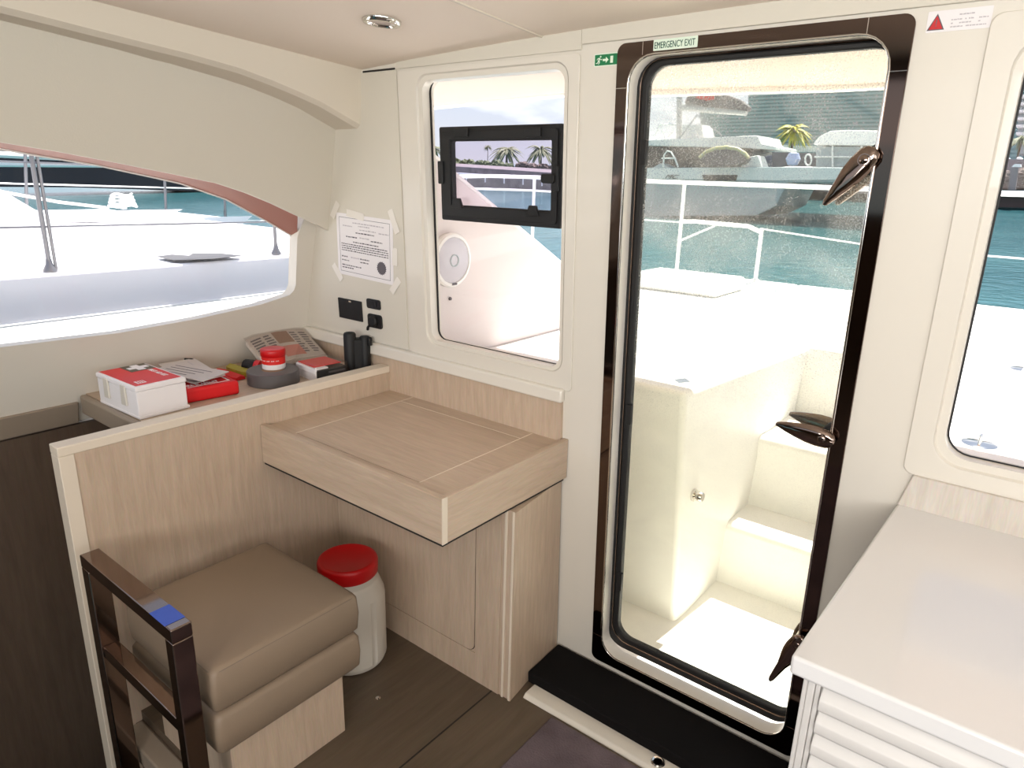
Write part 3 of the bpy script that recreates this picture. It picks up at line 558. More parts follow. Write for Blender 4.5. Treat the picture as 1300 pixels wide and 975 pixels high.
# ------------------------------------------------------------------ door step
ds = thing('door_step', 'black carpeted step below the glass door', 'step', (-.6, 1.6, 0))
bm = NB(); hexa(bm, [(-1.078, 1.497, .006), (1.2, 1.485, .006), (1.2, 1.705, .006), (-1.1, 1.705, .006)], [(-1.082, 1.500, .043), (1.2, 1.488, .043), (1.2, 1.705, .018), (-1.106, 1.705, .018)]); obj('tread', bm, M['blackm'], ds, bevel=.007)
bm = NB(); hexa(bm, [(-1.052, 1.436, .0), (1.2, 1.436, .0), (1.2, 1.5, .0), (-1.052, 1.5, .0)], [(-1.052, 1.450, .012), (1.2, 1.450, .012), (1.2, 1.5, .012), (-1.052, 1.5, .012)]); obj('nosing', bm, M['cream'], ds, bevel=.003, label='cream nosing strip')
q = onz((836, 966), .013); bm = NB(); lathe(bm, [(.012, 0), (.012, .003), (.017, .004), (.020, .0), ], (q.x, 1.474, .012), (0, 0, 1), 24); obj('ring_pull', bm, M['steel'], ds, label='small steel ring')

# ------------------------------------------------------------------ floor mat
bm = NB(); hexa(bm, [(-.935, -.2, 0), (.1, -.2, 0), (.1, 1.428, 0), (-.935, 1.428, 0)], [(-.93, -.2, .012), (.1, -.2, .012), (.1, 1.422, .012), (-.93, 1.422, .012)])
tag(obj('floor_mat', bm, M['rug'], bevel=.004), 'grey violet pile mat on the floor in front of the door step', 'mat')

# ------------------------------------------------------------------ padded seat
def cushion(bm, x0, x1, y0, y1, z0, z1, r, puff):
    n = 12; rows = []
    prof = [(0.0, z0, r * .9), (1, z0 + .002, r * .35), (1, z0 + r * .5, 0.0), (1, z0 + (z1 - z0) * .5, -puff * .4), (1, z1 - r * .5, 0.0), (1, z1 - r * .12, r * .22), (1, z1, r * .6)]
    for _, z, ins in prof:
        rows.append([Vector((x, y, z)) for x, y in rr(x0 + ins, x1 - ins, y0 + ins, y1 - ins, max(.010, r * .5), 5)])
    loft(bm, rows, True); vs = rows[-1]
    cx, cy_ = (x0 + x1) / 2, (y0 + y1) / 2
    rows2 = [rows[-1]] + [[Vector((cx + (v.x - cx) * s, cy_ + (v.y - cy_) * s, z1 + puff * (1 - s * s) * .8 + .0005)) for v in vs] for s in (.93, .7, .4, .1)]
    loft(bm, rows2, True); bm.faces.new([bm.verts.new(p) for p in rows2[-1]]); bm.faces.new([bm.verts.new(p) for p in rows[0]])
    bmesh.ops.remove_doubles(bm, verts=bm.verts[:], dist=.0002)
st = thing('seat', 'square seat of two stacked taupe cushions on an oak box beside the partition', 'seat', (-1.56, .83, 0))
bm = NB(); box(bm, -1.742, -1.364, .66, 1.0, .0, .214); obj('base', bm, M['wood'], st, bevel=.002)
bm = NB(); cushion(bm, -1.778, -1.334, .620, 1.046, .205, .322, .030, .006); obj('cushion', bm, M['taupe'], st, ang=75, label='lower taupe cushion')
bm = NB(); cushion(bm, -1.776, -1.336, .622, 1.045, .326, .447, .026, .008); tp = obj('cushion', bm, M['taupe'], st, ang=75, label='upper taupe cushion')
bm = NB()
for z, i in ((.4385, .0035),): tube(bm, [(x, y, z) for x, y in rr(-1.776 + i, -1.336 - i, .622 + i, 1.045 - i, .02, 5)], .0016, 6, True)
obj('stitching', bm, M['seam'], tp)

# ------------------------------------------------------------------ chrome back frame
fm = thing('rail_frame', 'dark bronze chrome ladder rail standing at the stairwell edge before the taupe seat', 'frame', (-1.58, .57, -1.25))
def sbar(bm, x0, x1, y0, y1, z0, z1): box(bm, x0, x1, y0, y1, z0, z1)
bm = NB(); box(bm, -1.811, -1.337, .547, .594, .568, .603); obj('top_rail', bm, M['chrome'], fm, bevel=.003)
bm = NB(); box(bm, -1.768, -1.3715, .551, .590, .312, .346); obj('middle_rail', bm, M['chrome'], fm, bevel=.003)
for x0, x1 in ((-1.811, -1.768), (-1.3715, -1.337)):
    bm = NB(); box(bm, x0, x1, .547, .594, -1.25, .5678); obj('post', bm, M['chrome'], fm, bevel=.003)
bm = NB(); box(bm, -1.433, -1.362, .5465, .592, .6031, .6042); obj('tape_patch', bm, M['blue'], fm, bevel=.0004, label='blue tape patch on the top rail')

# ------------------------------------------------------------------ canister
cn = thing('canister', 'white plastic drum with red screw lid standing between seat and cupboard', 'drum', (-1.612, 1.225, 0))
def barrel():
    bm = NB(); rows = []; n = 96; c = Vector((-1.612, 1.225, 0))
    prof = [(.100, 0), (.110, .006), (.115, .02), (.115, .235), (.113, .25), (.098, .29), (.092, .298), (.090, .325), (.0, .325)]
    for r, z in prof:
        row = []
        for k in range(n):
            a = 2 * PI * k / n; g = 1.0
            if .015 < z < .24: g = 1 - .035 * (1 if (k % 16) < 2 else 0)
            row.append(c + Vector((math.cos(a) * max(r, .001) * g, math.sin(a) * max(r, .001) * g, z)))
        rows.append(row)
    loft(bm, rows, True, True); return bm
obj('body', barrel(), M['plasticw'], cn, ang=14)
bm = NB(); lathe(bm, [(.092, .318), (.095, .322), (.096, .358), (.093, .366), (.086, .369), (.080, .366), (.0, .367)], (-1.612, 1.225, 0), (0, 0, 1), 48); obj('lid', bm, M['red'], cn, ang=50)

# ------------------------------------------------------------------ galley counter (right)
ct = thing('countertop', 'glossy white galley worktop in the right foreground', 'worktop', (.5, 1.3, .85))
bm = NB(); prism(bm, [(-.2075, .970, .832), (1.9, .96, .832), (1.9, 1.672, .832), (-.190, 1.672, .832)], (0, 0, .0335)); obj('slab', bm, M['whitec'], ct, bevel=.006, seg=4)
gc = thing('galley_cabinet', 'white galley cabinet with louvred door under the worktop', 'cabinet', (.5, 1.3, 0))
bm = NB(); prism(bm, [(-.185, .995, .0), (1.9, .985, 0), (1.9, 1.43, 0), (-.175, 1.43, 0)], (0, 0, .831)); obj('carcass', bm, M['whitel'], gc, bevel=.002)
bm = NB()
for i, (x0, x1, y0) in enumerate(((-.188, -.181, .986), (-.1805, -.170, .983), (-.1695, -.1625, .986))): box(bm, x0, x1, y0, .996, 0, .8308)
obj('corner_post', bm, M['whitel'], gc, bevel=.002, label='fluted white corner post')
bm = NB(); z = .824
box(bm, -.1615, 1.9, .990, .996, 0, .8305)
while z > .1:
    prism(bm, [(-.160, .990, z), (-.160, .975, z - .015), (-.160, .9735, z - .019), (-.160, .9735, z - .034), (-.160, .976, z - .0375), (-.160, .990, z - .0395)], (2.0, -.008, 0)); z -= .041
obj('louvred_door', bm, M['whitel'], gc, bevel=.002)

# ------------------------------------------------------------------ things on the shelf
ZS = .8355
fa = thing('first_aid_box', 'white first aid box with red printed top at the left end of the shelf', 'box', (-2.17, .89, ZS))
FX = Vector((-.03, 1, 0)).normalized(); FY = Vector((-1, -.03, 0)).normalized(); F0 = Vector((-2.045, .831, ZS))
fp = lambda a, b, z: F0 + FX * a + FY * b + Vector((0, 0, z))
W_, D_, Hh = .150, .250, .099
bm = NB(); hexa(bm, [fp(0, 0, 0), fp(W_, 0, 0), fp(W_, D_, 0), fp(0, D_, 0)], [fp(0, 0, Hh * .84), fp(W_, 0, Hh * .84), fp(W_, D_, Hh * .84), fp(0, D_, Hh * .84)]); obj('tray', bm, M['paperw'], fa, bevel=.003)
bm = NB(); hexa(bm, [fp(-.003, -.003, Hh * .845), fp(W_ + .003, -.003, Hh * .845), fp(W_ + .003, D_ + .003, Hh * .845), fp(-.003, D_ + .003, Hh * .845)], [fp(-.002, -.002, Hh), fp(W_ + .002, -.002, Hh), fp(W_ + .002, D_ + .002, Hh), fp(-.002, D_ + .002, Hh)]); ld = obj('lid', bm, M['paperw'], fa, bevel=.004)
bm = NB(); hexa(bm, [fp(-.001, -.004, 0), fp(W_ + .004, -.004, 0), fp(W_ + .004, D_, 0), fp(-.001, D_, 0)], [fp(-.001, -.004, .009), fp(W_ + .004, -.004, .009), fp(W_ + .004, D_, .009), fp(-.001, D_, .009)]); obj('foot_rim', bm, M['paperw'], fa, bevel=.002)
def fq(bm, a0, a1, b0, b1, z, t=.0005): hexa(bm, [fp(a0, b0, z), fp(a1, b0, z), fp(a1, b1, z), fp(a0, b1, z)], [fp(a0, b0, z + t), fp(a1, b0, z + t), fp(a1, b1, z + t), fp(a0, b1, z + t)])
bm = NB(); fq(bm, .006, W_ - .006, .012, D_ - .004, Hh); obj('red_print', bm, M['redp'], ld)
bm = NB(); fq(bm, .068, W_ - .006, .166, D_ - .004, Hh + .0006); obj('olive_patch', bm, M['olive'], ld)
bm = NB(); fq(bm, .095, .118, .174, .240, Hh + .0012); fq(bm, .076, .0949, .195, .219, Hh + .0012); fq(bm, .1181, .138, .195, .219, Hh + .0012); obj('white_cross', bm, M['paperw'], ld)
text('FIRST AID KIT', .020, fp(.114, .160, Hh + .0012), -FY, FX, M['paperw'], parent=ld, sx=.85)
bm = NB(); fq(bm, .022, .048, .030, .058, Hh + .0006); obj('small_emblem', bm, M['paperw'], ld)
bm = NB(); fq(bm, .027, .030, .034, .054, Hh + .0012); fq(bm, .034, .037, .034, .054, Hh + .0012); fq(bm, .041, .044, .034, .054, Hh + .0012); obj('emblem_lines', bm, M['redp'], ld)
for b in (.06, .17):
    bm = NB(); hexa(bm, [fp(-.007, b, .03), fp(.0, b, .03), fp(.0, b + .03, .03), fp(-.007, b + .03, .03)], [fp(-.006, b + .002, .092), fp(.0, b + .002, .092), fp(.0, b + .028, .092), fp(-.006, b + .028, .092)]); obj('clasp', bm, M['plasticw'], fa, bevel=.002)
rb = thing('fire_blanket_case', 'flat bright red case with white lettering right of the first aid box', 'case', (-2.2, 1.08, ZS))
bm = NB(); base = [(-2.085, .994), (-2.060, 1.163), (-2.335, 1.185), (-2.345, 1.0)]
hexa(bm, [(*q_, ZS) for q_ in base], [(q_[0] * .998 - .004, q_[1], ZS + .046) for q_ in base]); obj('body', bm, M['redf'], rb, bevel=.009, seg=4)
zt = ZS + .0465
bm = NB(); prism(bm, [(-2.098, 1.01, zt), (-2.102, 1.01, zt), (-2.089, 1.142, zt), (-2.085, 1.142, zt)], (0, 0, .0005)); prism(bm, [(-2.085, 1.140, zt), (-2.3, 1.158, zt), (-2.3, 1.162, zt), (-2.085, 1.145, zt)], (0, 0, .0005)); obj('outline', bm, M['paperw'], rb)
text('FIRE BLANKET', .030, (-2.112, 1.004, zt), (.12, 1, 0), (-1, .12, 0), M['paperw'], parent=rb, sx=.58)
lf_ = thing('leaflet_pack', 'pack of pale grey leaflets lying on the red case behind the white box', 'papers', (-2.25, 1.06, zt))
for i, (dx, dy, rz, tz_) in enumerate(((0, 0, 10, .002), (-.02, .012, -6, .008), (.03, -.01, 22, .014))):
    c = Vector((-2.225 + dx, 1.078 + dy, zt + .0085 + tz_)); a = math.radians(rz); ux = Vector((math.cos(a), math.sin(a), 0)); uy = Vector((-math.sin(a), math.cos(a), 0))
    bm = NB(); prism(bm, [c + ux * s * .105 + uy * t * .062 + Vector((0, 0, -.006 * s)) for s, t in ((-1, -1), (1, -1), (1, 1), (-1, 1))], (0, 0, .003)); sheet = obj('leaflet', bm, M['paperg'], lf_, bevel=.001)
    bm = NB()
    for j in range(4):
        yy = -.04 + j * .022; prism(bm, [c + ux * s + uy * (yy + t) + Vector((0, 0, .0032 - .006 * s / .105)) for s, t in ((-.08, 0), (.02 + .015 * j, 0), (.02 + .015 * j, .004), (-.08, .004))], (0, 0, .0003))
    obj('printed_lines', bm, M['ink'] if i == 2 else M['inkl'], sheet, smooth=False)
bm = NB(); tube(bm, [(-2.36, 1.135, zt + .024), (-2.34, 1.150, zt + .022), (-2.31, 1.165, zt + .010)], [.004, .006, .004], 10); tag(obj('pen', bm, M['black']), 'small black pen lying at the back edge of the red case', 'pen')
# red and yellow pouch
pc = thing('snack_pouch', 'narrow red pouch with yellow green label behind the tape roll', 'pouch', (-2.26, 1.29, ZS))
bm = NB(); a0 = Vector((-2.355, 1.250, ZS)); a1 = Vector((-2.205, 1.252, ZS)); loft(bm, [[a0.lerp(a1, t) + Vector((0, w * s, h)) for (w, h) in ((-.022, .001), (-.020, .010), (0, .015), (.020, .010), (.022, .001))] for t, s in ((0, .8), (.1, 1), (.5, 1.05), (.9, 1), (1, .8))], True, True); obj('body', bm, M['redf'], pc)
bm = NB(); a0 = Vector((-2.35, 1.296, ZS)); a1 = Vector((-2.22, 1.300, ZS)); loft(bm, [[a0.lerp(a1, t) + Vector((0, w * s, h)) for (w, h) in ((-.024, .001), (-.022, .018), (0, .026), (.022, .018), (.024, .001))] for t, s in ((0, .7), (.15, 1), (.5, 1.05), (.85, 1), (1, .7))], True, True); obj('label_panel', bm, M['yellow'], pc, label='yellow green label panel')
# duct tape roll and jar
tr_ = thing('tape_roll', 'dark grey roll of duct tape lying flat on the shelf', 'tape', (-2.104, 1.318, ZS))
bm = NB(); lathe(bm, [(.038, 0), (.087, .0), (.0885, .002), (.0885, .044), (.087, .046), (.038, .046), (.038, 0)], (-2.104, 1.318, ZS), (0, 0, 1), 56); obj('tape', bm, M['tapegrey'], tr_, ang=28)
bm = NB(); lathe(bm, [(.0362, .001), (.0378, .001), (.0378, .0455), (.0362, .0455)], (-2.104, 1.318, ZS), (0, 0, 1), 40); obj('core', bm, plain('cardboard_core', srgb(150, 120, 90), .8), tr_, ang=50)
jr = thing('jar', 'small jar with red lid and red and white label standing on the tape roll', 'jar', (-2.118, 1.332, ZS + .0465))
jc = (-2.118, 1.332, ZS + .0465)
bm = NB(); lathe(bm, [(0, 0), (.038, 0), (.040, .002), (.040, .026)], jc, (0, 0, 1), 40); obj('body', bm, M['paperw'], jr, ang=50)
bm = NB(); lathe(bm, [(.0402, .019), (.0404, .044), (.038, .046)], jc, (0, 0, 1), 40); lb = obj('label_band', bm, M['redp'], jr, label='red label band')
bm = NB(); lathe(bm, [(.040, .044), (.0425, .046), (.043, .066), (.041, .070), (.036, .0715), (0, .0715)], jc, (0, 0, 1), 40); obj('lid', bm, M['red'], jr, ang=50)
bm = NB()
for k in range(24):
    if k % 4 == 3: continue
    a = math.radians(-130 + k * 5.5); r = .0408; z0 = .0315; q0 = Vector((jc[0] + r * math.cos(a), jc[1] + r * math.sin(a), jc[2] + z0)); tn = Vector((-math.sin(a), math.cos(a), 0)) * .0011
    prism(bm, [q0 - tn, q0 + tn, q0 + tn + Vector((0, 0, .003)), q0 - tn + Vector((0, 0, .003))], (math.cos(a) * .0004, math.sin(a) * .0004, 0))
obj('label_text', bm, M['paperw'], lb, smooth=False)
# magazine in plastic, torch inside it
mg = thing('magazine', 'folded printed magazine leaning in the shelf corner against the wall', 'magazine', (-2.33, 1.5, ZS))
def mpt(s, t, h=0): # s along y, t from front (low) to back (high)
    return Vector((-2.20 - .175 * t - .02 * math.sin(s * 3), 1.36 + .265 * s + .02 * t, ZS + .02 + .075 * t + .012 * math.sin(s * PI) + h))
bm = NB(); n = 10
loft(bm, [[mpt(i / n, j / 4) for i in range(n + 1)] for j in range(5)]); loft(bm, [[mpt(i / n, j / 4, -.018) for i in range(n + 1)] for j in range(5)])
for j in (0, 4): loft(bm, [[mpt(i / n, j / 4) for i in range(n + 1)], [mpt(i / n, j / 4, -.018) for i in range(n + 1)]])
for i in (0, 1): loft(bm, [[mpt(i, j / 4) for j in range(5)], [mpt(i, j / 4, -.018) for j in range(5)]])
n0 = len(bm.faces)
def mq(bm, s0, s1, t0, t1, h=.0012): loft(bm, [[mpt(s0 + (s1 - s0) * k / 4, t, h) for k in range(5)] for t in (t0, (t0 + t1) / 2, t1)])
for s0, s1 in ((.05, .24), (.28, .42), (.72, .82), (.86, .97)):
    for k in range(9): mq(bm, s0, s1 - random.random() * .04, .18 + k * .085, .18 + k * .085 + .045)
setmi(bm, n0, 1); n0 = len(bm.faces)
mq(bm, .44, .70, .55, .95); setmi(bm, n0, 2); n0 = len(bm.faces)
mq(bm, .40, .72, .10, .45); setmi(bm, n0, 3)
obj('pages', bm, [plain('newsprint', srgb(206, 196, 186), .6), M['ink'], plain('brown_picture', srgb(150, 112, 88), .6), plain('salmon_picture', srgb(206, 120, 104), .6)], mg)
bm = NB(); loft(bm, [[mpt(i / 10 * 1.04 - .02, j / 4 * 1.06 - .03, .006) for i in range(11)] for j in range(5)]); loft(bm, [[mpt(i / 10 * 1.04 - .02, j / 4 * 1.06 - .03, .0062) for i in range(11)] for j in range(5)]); obj('plastic_sleeve', bm, M['bag'], mg)
tq = thing('torch', 'short black torch with red ring on the shelf behind the jar', 'torch', (-2.28, 1.35, ZS + .025))
bm = NB(); lathe(bm, [(0, 0), (.022, 0), (.024, .004), (.024, .04), (.02, .046)], (-2.285, 1.318, ZS + .0255), (.9, .43, 0), 28); obj('head', bm, M['black'], tq)
bm = NB(); lathe(bm, [(.020, .046), (.0245, .047), (.0245, .068), (.018, .07)], (-2.285, 1.318, ZS + .0255), (.9, .43, 0), 28); obj('ring', bm, M['red'], tq)
# packaged spare part
pk = thing('packaged_kit', 'black and white boxed kit with red top wrapped in clear plastic', 'box', (-2.07, 1.47, ZS))
P0 = Vector((-1.995, 1.418, ZS)); PX = Vector((.10, 1, 0)).normalized(); PY = Vector((-1, .10, 0)).normalized()
kp = lambda a, b, z: P0 + PX * a + PY * b + Vector((0, 0, z))
def kb(bm, a0, a1, b0, b1, z0, z1, s=0): hexa(bm, [kp(a0, b0, z0), kp(a1, b0, z0), kp(a1, b1, z0), kp(a0, b1, z0)], [kp(a0 + s, b0 + s, z1), kp(a1 - s, b0 + s, z1), kp(a1 - s, b1 - s, z1), kp(a0 + s, b1 - s, z1)])
bm = NB(); kb(bm, 0, .125, 0, .13, .0, .040); obj('tray', bm, M['black'], pk, bevel=.003)
bm = NB(); kb(bm, -.004, .002, -.002, .132, .0, .046); kb(bm, -.002, .05, .0, .13, .0415, .047); obj('card', bm, M['paperw'], pk, bevel=.001)
bm = NB(); kb(bm, .004, .115, .02, .13, .0475, .050); obj('red_card', bm, M['redp'], pk)
bm = NB(); kb(bm, .02, .11, -.002, .0, .008, .014); kb(bm, .05, .118, -.002, 0, .024, .030); obj('grey_bar', bm, M['tapegrey'], pk)
bm = NB(); kb(bm, -.007, .135, -.007, .14, .0005, .058, .006); obj('plastic_wrap', bm, M['bag'], pk, bevel=.006)
# black handheld radio
hr = thing('handheld_radio', 'black twin-lobed handheld holder standing at the shelf end by the window', 'radio', (-2.03, 1.605, ZS))
bm = NB(); prism(bm, [(x, y, ZS) for x, y in ((-2.010, 1.572), (-1.970, 1.640), (-2.01, 1.655), (-2.055, 1.590))], (0, 0, .125)); obj('body', bm, M['black'], hr, bevel=.008)
bm = NB(); lathe(bm, [(.022, 0), (.023, .004), (.023, .142), (.019, .148), (0, .148)], (-2.020, 1.592, ZS), (0, 0, 1), 24); obj('left_lobe', bm, M['black'], hr)
bm = NB(); lathe(bm, [(.019, 0), (.020, .004), (.020, .128), (.016, .133), (0, .133)], (-1.988, 1.636, ZS), (0, 0, 1), 24); obj('right_lobe', bm, M['black'], hr)
bm = NB(); box(bm, -1.98, -1.958, 1.632, 1.648, ZS + .10, ZS + .132); obj('clip', bm, M['black'], hr, bevel=.003)

# ================================================================== OUTSIDE: own boat
bm = NB(); prism(bm, [(-2.95, 1.66, 1.93), (3.2, 1.66, 1.93), (3.2, 2.75, 1.885), (-.75, 2.75, 1.885), (-1.5, 2.75, 1.90), (-1.9, 2.75, 1.917), (-2.95, 2.75, 1.888)], (0, 0, .09)); struct('hardtop_roof', bm, plain('hardtop_lining', srgb(206, 183, 170), .6), 'pale hardtop overhang above the cockpit', 'roof', bevel=.004)
bm = NB(); loft(bm, [[(x, 2.738, z), (x, 2.785, z), (x, 2.785, z + .1), (x, 2.738, z + .1)] for x, z in ((-2.95, 1.872), (-2.4, 1.89), (-1.91, 1.902), (-1.5, 1.884), (-.75, 1.868), (0, 1.868), (3.2, 1.868))], True, True); struct('hardtop_edge', bm, M['ext'], 'white edge lip of the hardtop overhang', 'roof', bevel=.008)
bm = NB(); box(bm, -1.5, -.3, 1.70, 2.6, -.12, -.05); struct('cockpit_floor', bm, M['ext'], 'white cockpit sole outside the glass door', 'deck')
bm = NB(); box(bm, -.95, -.3, 2.55, 2.80, -.1, .225); box(bm, -.95, -.3, 2.78, 3.24, -.1, .54); struct('transom_steps', bm, M['ext'], 'two white moulded steps rising aft from the cockpit floor', 'steps', bevel=.03, seg=4)
bm = NB(); hexa(bm, [(-1.5, 2.17, -.1), (-.885, 2.17, -.1), (-.885, 3.24, -.1), (-1.5, 3.24, -.1)], [(-1.5, 2.17, .85), (-.94, 2.17, .85), (-.83, 3.24, .85), (-1.5, 3.24, .85)]); struct('cockpit_locker', bm, M['ext'], 'white moulded cockpit locker left of the steps', 'locker', bevel=.02, seg=4)
bm = NB(); box(bm, -2.35, -1.5, 1.77, 5.3, -.6, .85); box(bm, -1.5, 2.5, 3.24, 5.3, -.6, .85); box(bm, -.30, 2.5, 1.77, 3.24, -.6, .85); struct('aft_deck', bm, M['ext'], 'white aft deck of this boat', 'deck', bevel=.02)
bm = NB(); prism(bm, [(-1.02, 3.1, .8502)] and [onz(p_, .8505) for p_ in ((855, 483), (870, 481), (877, 486), (862, 488))], (0, 0, .004)); struct('locker_latch', bm, M['steel'], 'small flush steel latch on the white cockpit locker', 'latch')
bm = NB(); box(bm, -4.2, -2.36, 4.4, 5.3, -.6, .60); struct('port_quarter', bm, M['ext'], 'white port quarter deck at the stern', 'deck', bevel=.02)
bm = NB(); box(bm, -2.34, -1.68, 4.2, 4.7, .85, .945); struct('deck_coaming', bm, M['ext'], 'raised white coaming at the stern', 'coaming', bevel=.03, seg=4)
q = onx((886, 630), -.89); kb_ = thing('shower_knob', 'small steel knob on the side of the white cockpit locker', 'knob', (-.895, q.y, q.z))
bm = NB(); lathe(bm, [(.0, .035), (.016, .035), (.019, .030), (.019, .012), (.012, .008), (.024, .004), (.024, -.02)], (-.905, q.y, q.z), (1, 0, 0), 24); obj('cap', bm, M['steel'], kb_)
# cabin-side wing panel with speaker
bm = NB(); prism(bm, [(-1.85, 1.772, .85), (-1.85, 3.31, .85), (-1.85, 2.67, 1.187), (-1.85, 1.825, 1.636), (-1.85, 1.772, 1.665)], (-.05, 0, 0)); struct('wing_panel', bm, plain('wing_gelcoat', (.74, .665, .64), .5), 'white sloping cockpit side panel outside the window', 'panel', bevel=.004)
bm = NB(); tube(bm, [(-1.848, 3.31, .85), (-1.848, 2.67, 1.189), (-1.848, 1.825, 1.638)], .007, 8); struct('wing_lip', bm, M['ext'], 'white lip along the sloping edge of the side panel', 'trim')
spk = thing('speaker', 'round white marine speaker on the cockpit side panel', 'speaker', (-1.85, 1.947, 1.24))
c = (-1.85, 1.947, 1.24)
bm = NB(); lathe(bm, [(.103, 0), (.104, .016), (.098, .024), (.088, .026), (.086, .020)], c, (1, 0, 0), 10 * 4); obj('ring', bm, M['ext'], spk)
bm = NB(); lathe(bm, [(.087, .012), (.086, .022), (.05, .027), (.022, .028)], c, (1, 0, 0), 40)
gm, gt_, gb = newmat('perforated_grille'); gb.inputs['Base Color'].default_value = (.55, .52, .56, 1)
tcn = gt_.nodes.new('ShaderNodeTexCoord'); vor = gt_.nodes.new('ShaderNodeTexVoronoi'); vor.inputs['Scale'].default_value = 420; gt_.links.new(tcn.outputs['Object'], vor.inputs['Vector'])
crp = gt_.nodes.new('ShaderNodeValToRGB'); crp.color_ramp.elements[0].position = .25; crp.color_ramp.elements[0].color = (.46, .44, .48, 1); crp.color_ramp.elements[1].position = .5; crp.color_ramp.elements[1].color = (.62, .59, .63, 1)
gt_.links.new(vor.outputs['Distance'], crp.inputs[0]); gt_.links.new(crp.outputs[0], gb.inputs['Base Color'])
obj('grille', bm, gm, spk)
bm = NB(); lathe(bm, [(.024, .026), (.024, .031), (.020, .031), (.018, .027), (.010, .022), (0, .020)], c, (1, 0, 0), 28); obj('tweeter', bm, M['hullgrey'], spk)
bm = NB(); box(bm, -1.827, -1.823, 1.937, 1.963, 1.146, 1.154); obj('badge', bm, M['ink'], spk)
bm = NB(); lathe(bm, [(.0, .006), (.006, .006), (.007, .0)], (-1.85, 1.95, 1.09), (1, 0, 0), 16); tag(obj('screw_cap', bm, M['ink']), 'tiny dark screw cap below the round speaker', 'screw')
bm = NB(); lathe(bm, [(0, .05), (.03, .048), (.045, .035), (.05, 0)], (-1.80, 1.845, .851), (0, 0, 1), 24); tag(obj('deck_pad', bm, M['cushion']), 'small tan rounded pad at the lower left corner outside the window', 'pad')
# stern rail
sr = thing('stern_rail', 'white tubular stern rail with wires along the aft deck edge', 'railing', (-2, 5.2, .85))
bm = NB(); tube(bm, [(-4.15, 2.9, 1.50), (-4.15, 4.9, 1.555), (-4.02, 5.15, 1.555), (-3.8, 5.2, 1.555), (-.95, 5.2, 1.535), (.4, 5.2, 1.53), (2.4, 5.2, 1.52)], .016, 10); obj('top_rail', bm, M['ext'], sr)
bm = NB(); tube(bm, [(-4.15, 4.4, 1.45), (-4.1, 5.1, 1.44), (-3.9, 5.2, 1.44), (-3.2, 5.2, 1.43)], .010, 8); obj('second_rail', bm, M['ext'], sr)
for px_, z1 in ((863, 1.54), (966, 1.24), (676, 1.55)):
    x = ony((px_, 300), 5.2).x; zb = .85 if x > -2.35 else (.60 if x > -4.2 else .0); bm = NB(); tube(bm, [(x, 5.2, zb), (x, 5.2, z1)], .015, 10); lathe(bm, [(.03, 0), (.03, .012), (.016, .02)], (x, 5.2, zb), (0, 0, 1), 16); obj('post', bm, M['ext'], sr)
xa = ony((863, 300), 5.2).x; xb = ony((966, 300), 5.2).x
bm = NB(); tube(bm, [(-3.4, 5.2, 1.245), (xa, 5.2, 1.245)], .006, 6); tube(bm, [(xb, 5.2, 1.235), (-.95, 5.2, 1.165), (2.4, 5.2, 1.15)], .006, 6); obj('wire', bm, M['ext'], sr)
bm = NB(); tube(bm, [(xa, 5.2, 1.25), (xa + .12, 5.2, 1.258), (xb - .1, 5.2, 1.246), (xb, 5.2, 1.21)], .015, 10); tube(bm, [(xa, 5.2, 1.10), (xa + .28, 5.2, 1.235)], .008, 6); obj('boarding_rail', bm, M['ext'], sr)
# right-hand deck fittings
for nm, lb_, (dx, dy), r in (('padeye', 'oval steel deck plate near the lower corner of the right window', (-.09, 2.29), .045), ('padeye', 'oval steel deck plate at the far end of the deck line', (-.045, 3.44), .05)):
    t_ = thing(nm, lb_, 'deck fitting', (dx, dy, .85)); bm = NB(); lathe(bm, [(r, 0), (r, .004), (r * .8, .008), (0, .009)], (dx, dy, .8502), (0, 0, 1), 28); obj('plate', bm, M['steel'], t_)
    bm = NB(); tube(bm, [(dx, dy - .02, .856), (dx, dy - .014, .878), (dx, dy + .014, .878), (dx, dy + .02, .856)], .004, 8); obj('eye', bm, M['steel'], t_)
bm = NB(); tube(bm, [(-.09, 2.31, .8585), (-.07, 2.9, .8585), (-.045, 3.42, .8585)], .0055, 8); tag(obj('deck_line', bm, M['lilac']), 'thin pale line stretched along the white deck between two plates', 'rope')
# port side deck
bm = NB(); box(bm, -4.32, -2.62, -3, 4.39, .2, .72); struct('side_deck', bm, M['ext'], 'white side deck of this boat below the side window', 'deck', bevel=.02)
bm = NB(); box(bm, -2.62, -2.47, -3, 1.77, -.4, .98); struct('cabin_side', bm, M['ext'], 'outer cabin side below the side window', 'wall')

# ================================================================== OUTSIDE: neighbour catamaran (port)
nc = thing('catamaran', 'white catamaran moored alongside, seen through the side window', 'boat', (-8, 2, -1.2))
bm = NB(); hexa(bm, [(-5.03, -6, -1.5), (-5.03, 4.8, -1.5), (-12, 4.8, -1.5), (-12, -6, -1.5)], [(-5.0, -6, .905), (-5.0, 4.95, .885), (-12.3, 4.95, .885), (-12.3, -6, .905)]); obj('hull', bm, M['lilac'], nc, bevel=.02)
bm = NB(); prism(bm, [(-5.03, -6, .62), (-4.985, -6, .61), (-4.985, -6, .585), (-5.04, -6, .575)], (0, 10.9, -.01)); obj('rub_rail', bm, M['ext'], nc, bevel=.006)
q = [onx(p_, -8) for p_ in ((-260, 60), (0, 240), (75, 284), (130, 312), (130, 326))]
bm = NB(); prism(bm, [(-8, -5, .88)] + [(-8, a.y, max(a.z, .88)) for a in [Vector((-8, -5, 2.4))] + q[1:]] + [(-8, q[-1].y, .88)], (-3.4, 0, 0)); obj('coachroof', bm, M['ext'], nc, bevel=.05)
